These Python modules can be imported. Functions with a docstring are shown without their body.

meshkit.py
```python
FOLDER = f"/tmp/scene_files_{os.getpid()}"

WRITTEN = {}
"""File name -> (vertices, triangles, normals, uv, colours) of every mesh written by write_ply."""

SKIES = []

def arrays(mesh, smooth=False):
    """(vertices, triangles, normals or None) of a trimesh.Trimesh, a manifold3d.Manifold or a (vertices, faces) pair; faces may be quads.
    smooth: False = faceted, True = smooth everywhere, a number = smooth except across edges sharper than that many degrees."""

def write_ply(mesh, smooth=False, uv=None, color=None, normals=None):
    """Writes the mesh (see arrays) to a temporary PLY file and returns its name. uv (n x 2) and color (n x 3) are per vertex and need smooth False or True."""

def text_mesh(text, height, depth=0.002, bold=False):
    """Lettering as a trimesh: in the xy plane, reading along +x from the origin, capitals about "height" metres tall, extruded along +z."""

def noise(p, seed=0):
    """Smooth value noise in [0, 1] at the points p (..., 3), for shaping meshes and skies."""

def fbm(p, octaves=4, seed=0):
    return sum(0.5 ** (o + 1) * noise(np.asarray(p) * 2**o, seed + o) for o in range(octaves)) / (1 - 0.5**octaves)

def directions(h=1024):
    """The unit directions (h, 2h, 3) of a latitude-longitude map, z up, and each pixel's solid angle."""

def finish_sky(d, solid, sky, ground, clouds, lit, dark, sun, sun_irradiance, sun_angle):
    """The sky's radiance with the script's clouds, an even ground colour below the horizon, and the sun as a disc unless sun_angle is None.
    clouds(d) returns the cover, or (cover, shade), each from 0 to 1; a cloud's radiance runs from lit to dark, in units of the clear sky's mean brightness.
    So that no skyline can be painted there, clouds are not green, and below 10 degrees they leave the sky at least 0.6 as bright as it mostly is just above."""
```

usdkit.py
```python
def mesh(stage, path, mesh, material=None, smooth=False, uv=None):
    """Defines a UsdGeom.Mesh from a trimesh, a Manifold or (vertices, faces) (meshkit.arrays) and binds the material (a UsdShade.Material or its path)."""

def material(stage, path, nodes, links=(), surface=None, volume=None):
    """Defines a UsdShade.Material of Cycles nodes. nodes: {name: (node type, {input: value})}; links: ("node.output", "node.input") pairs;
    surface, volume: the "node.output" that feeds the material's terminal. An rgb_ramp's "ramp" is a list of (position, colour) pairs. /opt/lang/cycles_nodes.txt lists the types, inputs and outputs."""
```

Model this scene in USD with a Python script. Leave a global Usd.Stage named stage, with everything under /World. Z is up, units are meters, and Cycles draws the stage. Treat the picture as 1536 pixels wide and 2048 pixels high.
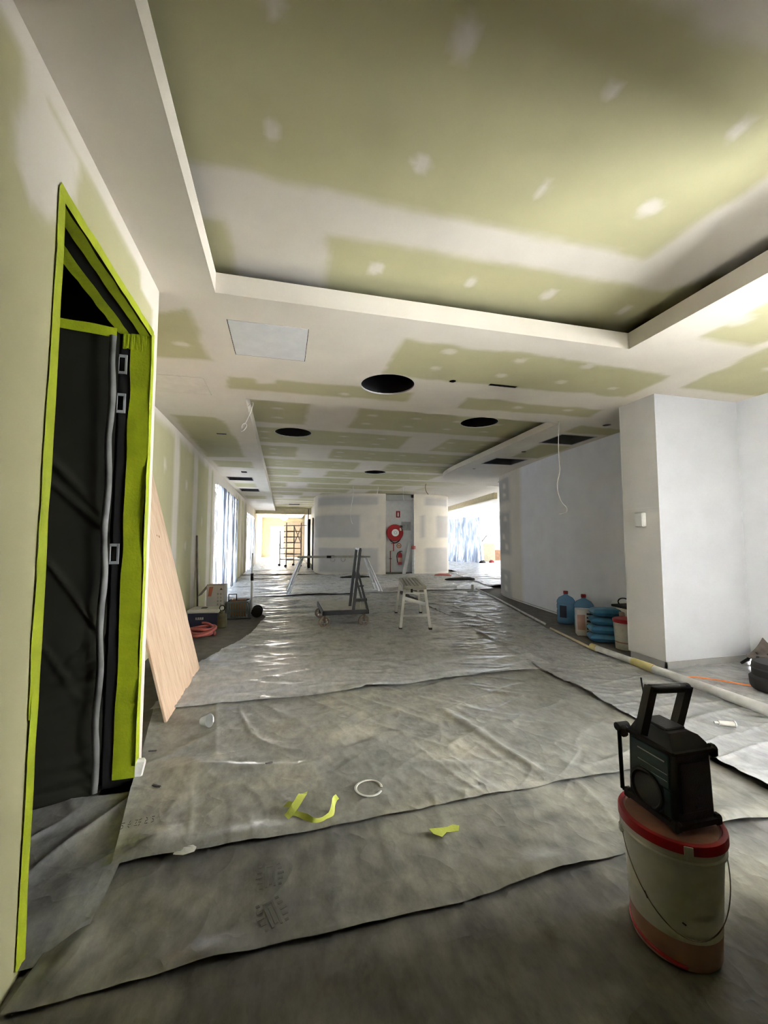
import math, random
import numpy as np, trimesh
import shapely
from shapely.geometry import Polygon, box as sbox
from scipy.spatial import Delaunay
from pxr import Usd, UsdGeom, UsdLux, UsdShade, Gf, Sdf, Vt
import usdkit, meshkit

stage = Usd.Stage.CreateInMemory()
UsdGeom.SetStageUpAxis(stage, 'Z'); UsdGeom.SetStageMetersPerUnit(stage, 1.0)
UsdGeom.Xform.Define(stage, '/World'); UsdGeom.Scope.Define(stage, '/World/Looks')
random.seed(7); RNG = np.random.default_rng(7)

# ---------------------------------------------------------------- camera, sky, exposure
F = 812.0; EYE = 1.30
TH = math.atan(54 / F); PSI = math.atan(202 * math.cos(TH) / F)
FWD = np.array([math.sin(PSI) * math.cos(TH), math.cos(PSI) * math.cos(TH), math.sin(TH)])
RGT = np.array([math.cos(PSI), -math.sin(PSI), 0.0]); UPV = np.cross(RGT, FWD)
cam = UsdGeom.Camera.Define(stage, '/World/camera')
cam.CreateFocalLengthAttr(20.0); cam.CreateHorizontalApertureAttr(2 * 20.0 * 768 / F)
cam.CreateClippingRangeAttr((0.02, 500.0))
M = Gf.Matrix4d(*RGT, 0, *UPV, 0, *(-FWD), 0, 0, 0, EYE, 1)
cam.AddTransformOp().Set(M)
cam.CreateExposureAttr(2.48)

dome = UsdLux.DomeLight.Define(stage, '/World/overcast_sky')       # an even bright overcast sky outside the windows
dome.CreateIntensityAttr(3.2); dome.CreateColorAttr(Gf.Vec3f(0.97, 0.985, 1.0))

C0 = np.array([0, 0, EYE])
def ray(px, py): return FWD + RGT * (px - 768) / F - UPV * (py - 1024) / F
def atz(px, py, z=0.0):
    d = ray(px, py); return C0 + d * (z - EYE) / d[2]
def atx(px, py, x):
    d = ray(px, py); return C0 + d * x / d[0]
def aty(px, py, y):
    d = ray(px, py); return C0 + d * y / d[1]

# ---------------------------------------------------------------- helpers
USED = {}
def numbered(path):
    n = USED.get(path, 0); USED[path] = n + 1
    return path if n == 0 else '%s_%03d' % (path, n)
def lin(*c):
    return tuple(((v / 255 + 0.055) / 1.055) ** 2.4 if v > 10 else v / 255 / 12.92 for v in c)
def setdata(p, label=None, cat=None, group=None, kind=None):
    for k, v in (('label', label), ('category', cat), ('group', group), ('kind', kind)):
        if v: p.SetCustomDataByKey(k, v)
def thing(name, label=None, cat=None, loc=(0, 0, 0), rz=0.0, group=None, kind=None):
    x = UsdGeom.Xform.Define(stage, numbered('/World/' + name))
    if any(loc): x.AddTranslateOp().Set(Gf.Vec3d(*map(float, loc)))
    if rz: x.AddRotateZOp().Set(float(rz))
    setdata(x.GetPrim(), label, cat, group, kind)
    return x.GetPrim()
def put(name, mesh, mat, parent=None, smooth=False, col=None, label=None, cat=None, group=None, kind=None):
    base = str(parent.GetPath()) if parent is not None else '/World'
    m = usdkit.mesh(stage, numbered(base + '/' + name), mesh, MAT[mat], smooth=smooth)
    if col is not None:
        UsdGeom.PrimvarsAPI(m).CreatePrimvar('col', Sdf.ValueTypeNames.Color3fArray, 'vertex').Set(Vt.Vec3fArray.FromNumpy(np.asarray(col, np.float32)))
    setdata(m.GetPrim(), label, cat, group, kind)
    return m.GetPrim()
def putn(name, meshes, *a, **k):
    return [put(name, m, *a, **k) for m in meshes]
def copy_of(src, loc, rz, label=None, group=None):
    was = src.GetCustomData()
    r = thing(src.GetName(), label or was['label'], was['category'], loc, rz, group or was.get('group'))
    r.GetReferences().AddInternalReference(src.GetPath()); r.SetInstanceable(True)
    return r
cat_ = lambda ms: trimesh.util.concatenate(ms)
def bx(x0, x1, y0, y1, z0, z1, ch=0.0):
    if ch <= 0:
        m = trimesh.creation.box([x1 - x0, y1 - y0, z1 - z0]); m.apply_translation([(x0 + x1) / 2, (y0 + y1) / 2, (z0 + z1) / 2]); return m
    a, b, c = (x1 - x0) / 2, (y1 - y0) / 2, (z1 - z0) / 2; ch = min(ch, .95 * min(a, b, c)); P = []
    for s in np.ndindex(2, 2, 2):
        s = np.array(s) * 2 - 1
        P += [s * [a - ch, b - ch, c], s * [a - ch, b, c - ch], s * [a, b - ch, c - ch]]
    m = trimesh.Trimesh(np.array(P) + [(x0 + x1) / 2, (y0 + y1) / 2, (z0 + z1) / 2]).convex_hull
    return m
def bar(p, q, w, h=None, up=(0, 0, 1)):
    """A rectangular bar from p to q: w across, h along 'up'."""
    p, q = np.asarray(p, float), np.asarray(q, float); h = h or w
    d = q - p; L = np.linalg.norm(d); d /= L; u = np.asarray(up, float)
    if abs(u @ d) > .98: u = np.array([1.0, 0, 0])
    s = np.cross(d, u); s /= np.linalg.norm(s); u = np.cross(s, d)
    m = trimesh.creation.box([L, w, h]); T = np.eye(4); T[:3, 0], T[:3, 1], T[:3, 2], T[:3, 3] = d, s, u, (p + q) / 2
    m.apply_transform(T); return m
def tube(pts, r, sides=8, caps=True):
    p = np.asarray(pts, float); n = len(p)
    t = np.gradient(p, axis=0); t /= np.linalg.norm(t, axis=1, keepdims=True) + 1e-12
    a = np.zeros_like(p); ref = np.array([0, 0, 1.0]) if abs(t[0, 2]) < .9 else np.array([1.0, 0, 0])
    for i in range(n):
        v = ref - t[i] * (ref @ t[i]); v /= np.linalg.norm(v) + 1e-12; a[i] = v; ref = v
    b = np.cross(t, a); g = np.arange(sides) * 2 * np.pi / sides
    rr = np.broadcast_to(np.asarray(r, float), (n,))[:, None, None]
    v = (p[:, None] + rr * (np.cos(g)[None, :, None] * a[:, None] + np.sin(g)[None, :, None] * b[:, None])).reshape(-1, 3)
    i, j = np.meshgrid(np.arange(n - 1), np.arange(sides), indexing='ij')
    q = np.stack([i * sides + j, i * sides + (j + 1) % sides, (i + 1) * sides + (j + 1) % sides, (i + 1) * sides + j], -1).reshape(-1, 4)
    f = np.vstack([q[:, [0, 1, 2]], q[:, [0, 2, 3]]])
    if caps:
        v = np.vstack([v, p[:1], p[-1:]]); k = np.arange(sides)
        f = np.vstack([f, np.stack([np.full(sides, len(v) - 2), (k + 1) % sides, k], 1), np.stack([np.full(sides, len(v) - 1), (n - 1) * sides + k, (n - 1) * sides + (k + 1) % sides], 1)])
    return trimesh.Trimesh(v, f, process=False)
def spline(pts, n=40):
    from scipy.interpolate import CubicSpline
    p = np.asarray(pts, float); s = np.r_[0, np.cumsum(np.linalg.norm(np.diff(p, axis=0), axis=1))]
    return CubicSpline(s, p)(np.linspace(0, s[-1], n))
def lathe(prof, sides=32):
    """prof: (r, z) pairs, spun about z."""
    p = np.asarray(prof, float); g = np.linspace(0, 2 * np.pi, sides, endpoint=False); n = len(p)
    v = np.stack([p[:, None, 0] * np.cos(g), p[:, None, 0] * np.sin(g), np.broadcast_to(p[:, None, 1], (n, sides))], -1).reshape(-1, 3)
    i, j = np.meshgrid(np.arange(n - 1), np.arange(sides), indexing='ij')
    q = np.stack([i * sides + j, i * sides + (j + 1) % sides, (i + 1) * sides + (j + 1) % sides, (i + 1) * sides + j], -1).reshape(-1, 4)
    return trimesh.Trimesh(v, np.vstack([q[:, [0, 1, 2]], q[:, [0, 2, 3]]]), process=False)
def cyl(p, q, r, sides=20): return tube([p, q], r, sides)
def moved(m, loc=(0, 0, 0), rx=0, ry=0, rz=0):
    m = m.copy(); R = trimesh.transformations.euler_matrix(math.radians(rx), math.radians(ry), math.radians(rz)); R[:3, 3] = loc
    m.apply_transform(R); return m
def prism(poly, h):
    return trimesh.creation.extrude_polygon(poly if isinstance(poly, Polygon) else Polygon(poly), h, engine='earcut')
def grid_mesh(P):
    n, m = P.shape[:2]; i, j = np.meshgrid(np.arange(n - 1), np.arange(m - 1), indexing='ij')
    q = np.stack([i * m + j, (i + 1) * m + j, (i + 1) * m + j + 1, i * m + j + 1], -1).reshape(-1, 4)
    return (P.reshape(-1, 3), np.vstack([q[:, [0, 1, 2]], q[:, [0, 2, 3]]]))
def tri_poly(poly, step):
    """Points and triangles of a polygon with holes, with inner points 'step' apart."""
    pts = []
    for g in getattr(poly, 'geoms', [poly]):
        for ring in [g.exterior, *g.interiors]:
            c = np.array(shapely.segmentize(ring, step).coords)[:-1]; pts.append(c)
    x0, y0, x1, y1 = poly.bounds
    X, Y = np.meshgrid(np.arange(x0 + step / 2, x1, step), np.arange(y0 + step / 2, y1, step))
    ins = shapely.contains_xy(poly.buffer(-step * .45), X.ravel(), Y.ravel())
    pts.append(np.c_[X.ravel()[ins], Y.ravel()[ins]]); pts = np.vstack(pts)
    t = Delaunay(pts).simplices; c = pts[t].mean(1)
    t = t[shapely.contains_xy(poly, c[:, 0], c[:, 1])]
    a, b, d = pts[t[:, 0]], pts[t[:, 1]], pts[t[:, 2]]
    ar = np.abs((b - a)[:, 0] * (d - a)[:, 1] - (b - a)[:, 1] * (d - a)[:, 0])
    return pts, t[ar > 1e-9]
def sd_poly(P, poly):
    """Signed distance (positive inside) of 2-d points to a polygon."""
    q = np.asarray(poly, float); d = np.full(len(P), 1e9); ins = np.zeros(len(P), bool)
    for a, b in zip(q, np.roll(q, -1, 0)):
        e = b - a; t = np.clip(((P - a) @ e) / max(e @ e, 1e-12), 0, 1)
        d = np.minimum(d, np.linalg.norm(P - a - t[:, None] * e, axis=1))
        if a[1] != b[1]:
            c = (a[1] > P[:, 1]) != (b[1] > P[:, 1])
            ins ^= c & (P[:, 0] < (b[0] - a[0]) * (P[:, 1] - a[1]) / (b[1] - a[1]) + a[0])
    return np.where(ins, d, -d)
def sstep(a, b, x):
    t = np.clip((x - a) / (b - a), 0, 1); return t * t * (3 - 2 * t)
def nz(x, y, s, seed=0): return meshkit.noise(np.stack([np.asarray(x) * s, np.asarray(y) * s, np.zeros_like(np.asarray(x, float)) + .37], -1), seed)

GREEN = np.array([0.50, 0.472, 0.275]); WHITE = np.array([0.72, 0.665, 0.575]); GREYB = np.array([0.56, 0.535, 0.50])
def mixc(a, b, t): return a[None] * (1 - t[:, None]) + b[None] * t[:, None]
def blotch(P, polys, f=.035, seed=0):
    """Soft mask of polygons with a hand-trowelled edge."""
    w = (nz(P[:, 0], P[:, 1], 5, seed) - .5) * .07 + (nz(P[:, 0], P[:, 1], 19, seed + 3) - .5) * .03
    m = np.zeros(len(P))
    for p in polys: m = np.maximum(m, sstep(-f, f, sd_poly(P, p) + w))
    return m
def dots(P, cs, r=.06):
    m = np.zeros(len(P))
    for k, c in enumerate(cs):
        ra, rb = (c[2], c[3]) if len(c) > 2 else (r, r * .8)
        d = np.hypot((P[:, 0] - c[0]) / ra, (P[:, 1] - c[1]) / rb) + (nz(P[:, 0], P[:, 1], 14, k) - .5) * .9
        m = np.maximum(m, sstep(1.15, .55, d))
    return m

# ---------------------------------------------------------------- materials
MAT = {}
def mat(name, nodes, links, surface='p.BSDF'):
    MAT[name] = usdkit.material(stage, '/World/Looks/' + name, nodes, links, surface=surface)
def plain(name, c, rough=.6, metal=0.0, bump=0.0, scale=60, var=.06, spec=.5, vscale=9.0, **kw):
    """A procedural surface: a colour that varies a little, and fine relief."""
    n = {'t': ('texture_coordinate', {}), 'n': ('noise_texture', {'scale': vscale, 'detail': 4.0}),
         'r': ('rgb_ramp', {'ramp': [(.3, tuple(np.array(c) * (1 - var))), (.7, tuple(np.minimum(1, np.array(c) * (1 + var))))]}),
         'p': ('principled_bsdf', {'roughness': rough, 'metallic': metal, 'specular_ior_level': spec, **kw})}
    l = [('t.object', 'n.vector'), ('n.fac', 'r.fac'), ('r.color', 'p.base_color')]
    if bump:
        n['b'] = ('noise_texture', {'scale': scale, 'detail': 3.0}); n['u'] = ('bump', {'strength': bump, 'distance': .004})
        l += [('t.object', 'b.vector'), ('b.fac', 'u.height'), ('u.normal', 'p.normal')]
    mat(name, n, l)
# plasterboard: colour by vertex (green or grey board, pale compound over joints and screws) under fine mottling
mat('board', {'a': ('attribute', {'attribute': 'col'}), 'g': ('geometry', {}), 'n': ('noise_texture', {'scale': 3.0, 'detail': 5.0}),
              'm': ('map_range', {'from_min': .3, 'from_max': .7, 'to_min': .955, 'to_max': 1.035}), 'v': ('vector_math', {'math_type': 'scale'}),
              'f': ('noise_texture', {'scale': 260.0, 'detail': 2.0}), 'u': ('bump', {'strength': .12, 'distance': .002}),
              'p': ('principled_bsdf', {'roughness': .75, 'specular_ior_level': .25})},
    [('g.position', 'n.vector'), ('n.fac', 'm.value'), ('a.color', 'v.vector1'), ('m.result', 'v.scale'), ('v.vector', 'p.base_color'),
     ('g.position', 'f.vector'), ('f.fac', 'u.height'), ('u.normal', 'p.normal')])
# grey protective plastic sheet: vertex colour (dust) with streaks, half gloss
mat('sheet', {'a': ('attribute', {'attribute': 'col'}), 'g': ('geometry', {}), 'mp': ('mapping', {'scale': (1.0, .5, 1.0)}),
              'n': ('noise_texture', {'scale': 19.0, 'detail': 8.0, 'roughness': .7}), 'm': ('map_range', {'from_min': .3, 'from_max': .72, 'to_min': .70, 'to_max': 1.34}),
              'v': ('vector_math', {'math_type': 'scale'}), 'n2': ('noise_texture', {'scale': 5.0, 'detail': 4.0}),
              'm2': ('map_range', {'from_min': .35, 'from_max': .65, 'to_min': .24, 'to_max': .46}), 'f': ('noise_texture', {'type': 'ridged_multifractal', 'scale': 8.5, 'detail': 5.0, 'roughness': .55, 'gain': 1.0, 'offset': .9, 'distortion': .25}),
              'u': ('bump', {'strength': .16, 'distance': .012}), 'p': ('principled_bsdf', {'specular_ior_level': .5})},
    [('g.position', 'mp.vector'), ('mp.vector', 'n.vector'), ('n.fac', 'm.value'), ('a.color', 'v.vector1'), ('m.result', 'v.scale'), ('v.vector', 'p.base_color'),
     ('g.position', 'n2.vector'), ('n2.fac', 'm2.value'), ('m2.result', 'p.roughness'), ('g.position', 'f.vector'), ('f.fac', 'u.height'), ('u.normal', 'p.normal')])
# translucent film over the windows
for nm, k in (('film', 2.0), ('film_thin', 2.6), ('film_milky', 4.5)):
    mat(nm, {'t': ('texture_coordinate', {}), 'mp': ('mapping', {'scale': (6.0, 6.0, .7)}), 'n': ('noise_texture', {'scale': 1.6, 'detail': 4.0, 'distortion': .6}),
             'r': ('rgb_ramp', {'ramp': [(.41, tuple(k * np.array((.020, .025, .034)))), (.52, tuple(k * np.array((.050, .058, .072)))), (.58, tuple(k * np.array((.11, .12, .135)))), (.68, tuple(k * np.array((.25, .26, .275))))]}), 'tl': ('translucent_bsdf', {}), 'tr': ('transparent_bsdf', {'color': (.8, .83, .87)}),
             'df': ('diffuse_bsdf', {'color': (.55, .56, .57)}), 'gl': ('glossy_bsdf', {'roughness': .25, 'color': (.9, .9, .9)}), 'a': ('mix_closure', {'fac': .03}), 'c': ('mix_closure', {'fac': .2}), 'b': ('mix_closure', {'fac': .08})},
    [('t.object', 'mp.vector'), ('mp.vector', 'n.vector'), ('n.fac', 'r.fac'), ('r.color', 'tl.color'), ('tl.BSDF', 'a.closure1'), ('tr.BSDF', 'a.closure2'), ('a.closure', 'c.closure1'), ('df.BSDF', 'c.closure2'), ('c.closure', 'b.closure1'), ('gl.BSDF', 'b.closure2')], surface='b.closure')
mat('clear_plastic', {'tr': ('transparent_bsdf', {'color': (.9, .92, .92)}), 'gl': ('glossy_bsdf', {'roughness': .1}), 'df': ('diffuse_bsdf', {'color': (.6, .6, .58)}), 'a': ('mix_closure', {'fac': .3}), 'b': ('mix_closure', {'fac': .12})},
    [('tr.BSDF', 'a.closure1'), ('df.BSDF', 'a.closure2'), ('a.closure', 'b.closure1'), ('gl.BSDF', 'b.closure2')], surface='b.closure')
plain('concrete', (.16, .15, .135), .85, bump=.4, scale=40, var=.2)
plain('darkvoid', (.012, .012, .012), .9)
plain('plenum', (.05, .05, .05), .9)
plain('duct_black', (.010, .010, .011), .35)
plain('white_paint', (.72, .71, .69), .55, bump=.08, scale=200)
plain('white_metal', (.62, .62, .61), .4, bump=.05)
plain('panel_white', (.66, .66, .655), .6, bump=.08, scale=220)
plain('cream_board', (.70, .645, .56), .75, bump=.06, scale=220)
plain('tape', (.40, .47, .010), .55, bump=.5, scale=70, var=.14)
plain('tape_scrap', (.50, .54, .09), .65, bump=.4, scale=80, var=.12)
plain('black_film', (.020, .020, .015), .27, bump=.25, scale=9, spec=.5)
plain('black_plastic', (.012, .014, .014), .45, bump=.3, scale=160, var=.25)
plain('teal_plastic', (.006, .035, .042), .4, bump=.2, scale=150, var=.25)
plain('dark_paint', (.030, .033, .042), .5, bump=.15, var=.3)
plain('black_rubber', (.02, .02, .02), .75, bump=.3)
plain('wheel_tan', (.30, .23, .16), .6, bump=.3, var=.25)
plain('alu', (.80, .79, .76), .30, metal=.45, bump=.15, scale=90, var=.12)
plain('alu_dull', (.40, .39, .34), .5, metal=.35, bump=.2, scale=90, var=.18)
plain('steel_brown', (.20, .15, .11), .5, metal=.4, bump=.2, var=.25)
plain('bucket_white', (.58, .56, .49), .45, bump=.25, scale=35, var=.14, vscale=14)
plain('bucket_red', (.34, .012, .014), .4, bump=.1, var=.2)
plain('bucket_pink', (.40, .22, .16), .5, bump=.2, var=.2)
plain('lid_dusty', (.30, .14, .10), .7, bump=.3, var=.3)
plain('red_gloss', (.33, .012, .016), .28, var=.1)
plain('red_hose', (.36, .085, .07), .55, bump=.2, var=.2)
plain('navy', (.012, .016, .045), .45, bump=.15)
plain('cream', (.58, .55, .47), .6, bump=.2)
plain('card', (.50, .40, .31), .8, bump=.2, var=.1)
plain('card_white', (.60, .55, .50), .75, bump=.15)
plain('print_red', (.55, .16, .09), .7)
plain('print_dark', (.05, .04, .04), .7)
plain('olive', (.10, .085, .03), .45, bump=.3, var=.3)
plain('crate_grey', (.17, .19, .18), .5, bump=.15)
plain('blue_bag', (.045, .17, .28), .45, bump=.5, scale=40, var=.25)
plain('orange', (.85, .25, .05), .5)
plain('brown_board', (.30, .15, .075), .7, var=.2)
plain('pale_board', (.62, .55, .36), .7, var=.1)
plain('grey_board', (.38, .375, .36), .8, var=.06)
plain('roll_white', (.56, .555, .53), .55, bump=.6, scale=26, var=.2)
plain('roll_yellow', (.58, .50, .22), .55, bump=.4, scale=50, var=.2)
plain('fabric_brown', (.115, .095, .08), .9, bump=.6, scale=220, var=.25)
plain('paper_white', (.60, .585, .53), .75, bump=.3)
plain('cable_white', (.72, .70, .66), .5)
plain('dust_dark', (.125, .122, .108), .9, var=.3)
plain('dust_pale', (.36, .35, .30), .9, var=.3)
plain('film_grey', (.17, .17, .16), .35, var=.3)
plain('grey_print', (.30, .32, .33), .7, var=.2)
# plywood: long wavy grain
mat('ply', {'t': ('texture_coordinate', {}), 'mp': ('mapping', {'scale': (6.0, 11.0, .5)}), 'n': ('noise_texture', {'scale': 2.2, 'detail': 6.0, 'distortion': .9, 'roughness': .6}),
            'r': ('rgb_ramp', {'ramp': [(.28, (.47, .31, .19)), (.5, (.60, .43, .29)), (.72, (.68, .52, .37))]}), 'p': ('principled_bsdf', {'roughness': .6})},
    [('t.object', 'mp.vector'), ('mp.vector', 'n.vector'), ('n.fac', 'r.fac'), ('r.color', 'p.base_color')])
# blue water bottle plastic
mat('bottle_blue', {'p': ('principled_bsdf', {'base_color': (.20, .40, .62), 'roughness': .15, 'transmission_weight': .35, 'ior': 1.2}), 'n': ('noise_texture', {'scale': 20.0}), 'u': ('bump', {'strength': .1, 'distance': .004})},
    [('n.fac', 'u.height'), ('u.normal', 'p.normal')])
mat('lamp_glow', {'e': ('emission', {'color': (1.0, .80, .50), 'strength': 14.0}), 'g': ('geometry', {})}, [], surface='e.emission')
mat('pane', {'tr': ('transparent_bsdf', {}), 'gl': ('glossy_bsdf', {'roughness': .02}), 'fr': ('fresnel', {'IOR': 1.45}), 'm': ('mix_closure', {})},
    [('fr.fac', 'm.fac'), ('tr.BSDF', 'm.closure1'), ('gl.BSDF', 'm.closure2')], surface='m.closure')

# ---------------------------------------------------------------- the setting: plan
ZC, ZR, ZT, ZS = 2.78, 2.96, 3.01, 3.40            # lower ceiling, recess, tray, slab
XL, XN = -1.41, -0.745                              # far and near left walls
PB = (0.70, .69, .67)

def wall(parent, name, p0, p1, opens=(), thick=.15, z1=ZS, step=.1, colfn=None, cuts=(), matname='board', zcut=()):
    """A straight wall from p0 to p1 (room on its right-hand side), with openings (s0, s1, z0, z1) that have reveals; cut into plasterboard sheets at 'cuts'."""
    p0, p1 = np.asarray(p0, float), np.asarray(p1, float); d = p1 - p0; L = np.linalg.norm(d); d /= L; nrm = np.array([-d[1], d[0]])
    full = sbox(0, 0, L, z1)
    for o in opens: full = full.difference(sbox(o[0], o[2], o[1], o[3]))
    ss = [0, *sorted(c for c in cuts if 0 < c < L), L]
    for a, b in zip(ss, ss[1:]):
        pc = full.intersection(sbox(a, 0, b, z1))
        if pc.is_empty or pc.area < 1e-4: continue
        P, t = tri_poly(pc, step)
        v = np.c_[p0[0] + d[0] * P[:, 0], p0[1] + d[1] * P[:, 0], P[:, 1]]
        c = colfn(P[:, 0], P[:, 1]) if colfn else np.tile(PB, (len(P), 1))
        put(name, (v, t), matname, parent, col=c)
    P, t = tri_poly(full, 2.0)
    q = p0 + nrm * thick
    v = np.c_[q[0] + d[0] * P[:, 0], q[1] + d[1] * P[:, 0], P[:, 1]]
    ms = [trimesh.Trimesh(v, t, process=False)]
    put('wall_backing', cat_(ms), 'plenum', parent)
    for s0, s1, a, b in opens:
        fs = []
        for (sa, za), (sb, zb) in (((s0, a), (s0, b)), ((s0, b), (s1, b)), ((s1, b), (s1, a)), ((s1, a), (s0, a))):
            V = []
            for s, z, k in ((sa, za, 0), (sb, zb, 0), (sb, zb, 1), (sa, za, 1)):
                w = p0 + d * s + nrm * thick * k; V.append([w[0], w[1], z])
            fs.append(trimesh.Trimesh(V, [[0, 1, 2], [0, 2, 3]], process=False))
        put('reveal', cat_(fs), 'white_paint', parent)

# floor slab
fl = thing('floor', 'bare grey concrete floor slab of the unfinished storey', kind='structure')
FOOT = Polygon([(-3.2, .2), (XN - .15, .2), (XN - .15, -3.15), (4.95, -3.15), (4.95, 8.1), (13.4, 8.1), (13.4, 23.2), (1.65, 23.2), (1.65, 29.4), (XL - .2, 29.4), (XL - .2, 2.6), (-3.2, 2.6)])
m = prism(FOOT, .25); m.apply_translation([0, 0, -.25]); put('slab', m, 'concrete', fl)

# ---- lower ceiling with its openings
recess = Polygon([(-.41, 4.43), (3.42, 4.43), (3.45, 5.5), (3.50, 7.0), (3.57, 8.4), (3.66, 8.9), (3.85, 9.35), (4.15, 9.72), (4.6, 10.0), (5.3, 10.2), (13.2, 10.4), (13.2, 23), (1.5, 23), (1.5, 29.2), (1.25, 29.2), (1.25, 22), (-.41, 22)])
tray = sbox(-.42, -1.6, 2.60, 2.53)
hole1 = shapely.Point(.955, 3.70).buffer(.262, 24)
low = Polygon([(XL, 2.6), (XN, 2.6), (XN, -3), (4.75, -3), (4.75, 3.5), (5.4, 3.5), (5.4, 9.5), (13.2, 9.5), (13.2, 23), (1.5, 23), (1.5, 29.2), (XL, 29.2)])
low = low.difference(recess).difference(tray).difference(hole1)
apan = sbox(-.39, 2.83, .15, 3.36); bpan = sbox(-1.30, 3.95, -.74, 4.40)
low = low.difference(apan.buffer(.004, join_style=2)).difference(bpan.buffer(.003, join_style=2))
ducts = [sbox(3.82, 4.90, 4.38, 5.40), sbox(3.78, 6.65, 4.40, 7.2), sbox(-1.32, 10.2, -.76, 10.75), sbox(-1.26, 12.5, -.74, 13.2), sbox(-.92, 9.3, -.8, 9.5)]
small = [shapely.Point(1.525, 3.46).buffer(.03, 6), sbox(1.90, 3.43, 2.19, 3.475), shapely.Point(4.07, 4.35).buffer(.05, 6), shapely.Point(3.95, 6.05).buffer(.04, 6), shapely.Point(3.9, 7.8).buffer(.035, 6), sbox(-.93, 6.0, -.80, 6.06)]
for g in ducts + small: low = low.difference(g)

def pz(z, pts): return [tuple(atz(*p, z)[:2]) for p in pts]
G_LOW = [pz(ZC, q) for q in (
    [(300, 624), (372, 619), (394, 663), (415, 706), (422, 720), (300, 712)],
    [(456, 752), (512, 757), (516, 766), (549, 767), (553, 761), (640, 767), (828, 785), (813, 804), (640, 790), (531, 783), (458, 777)],
    [(809, 675), (846, 685), (1071, 710), (1193, 729), (1343, 752), (1249, 795), (1038, 776), (846, 757), (762, 748)],
    [(935, 795), (1203, 820), (1179, 835), (912, 816)],
    [(1393, 676), (1536, 604), (1680, 530), (1680, 640), (1536, 682), (1502, 693)],
    [(1361, 775), (1511, 708), (1700, 620), (1700, 780), (1536, 790), (1511, 792)],
    [(343, 829), (426, 835), (448, 842), (476, 885), (489, 915), (415, 913)])]
G_LOW += [[(-1.3, 8.1), (-.62, 8.1), (-.62, 8.8), (-1.3, 8.8)], [(-1.3, 11.3), (-.75, 11.3), (-.75, 12.1), (-1.3, 12.1)], [(-1.3, 14.5), (-.6, 14.5), (-.6, 15.6), (-1.3, 15.6)],
          [(3.75, 4.45), (4.5, 4.5), (4.5, 4.8), (3.75, 4.8)], [(3.9, 5.5), (4.5, 5.5), (4.55, 6.5), (4.0, 6.5)]]
D_LOW = [(*atz(*p, ZC)[:2], .065, .05) for p in ((900, 703), (1040, 722), (1174, 734), (871, 736), (1001, 751), (1122, 764), (1226, 777), (1037, 815), (1135, 821), (363, 688), (690, 789))]
D_LOW += [(*atz(1480, 640, ZC)[:2], .10, .07), (*atz(1545, 737, ZC)[:2], .1, .06)]
def col_low(P):
    g = blotch(P, G_LOW, .03, 1); d = dots(P, D_LOW)
    return mixc(WHITE, GREEN, g * (1 - .85 * d))
ce = thing('ceiling', 'plasterboard ceiling with a lower soffit, a raised tray and taped joints', kind='structure')
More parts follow.
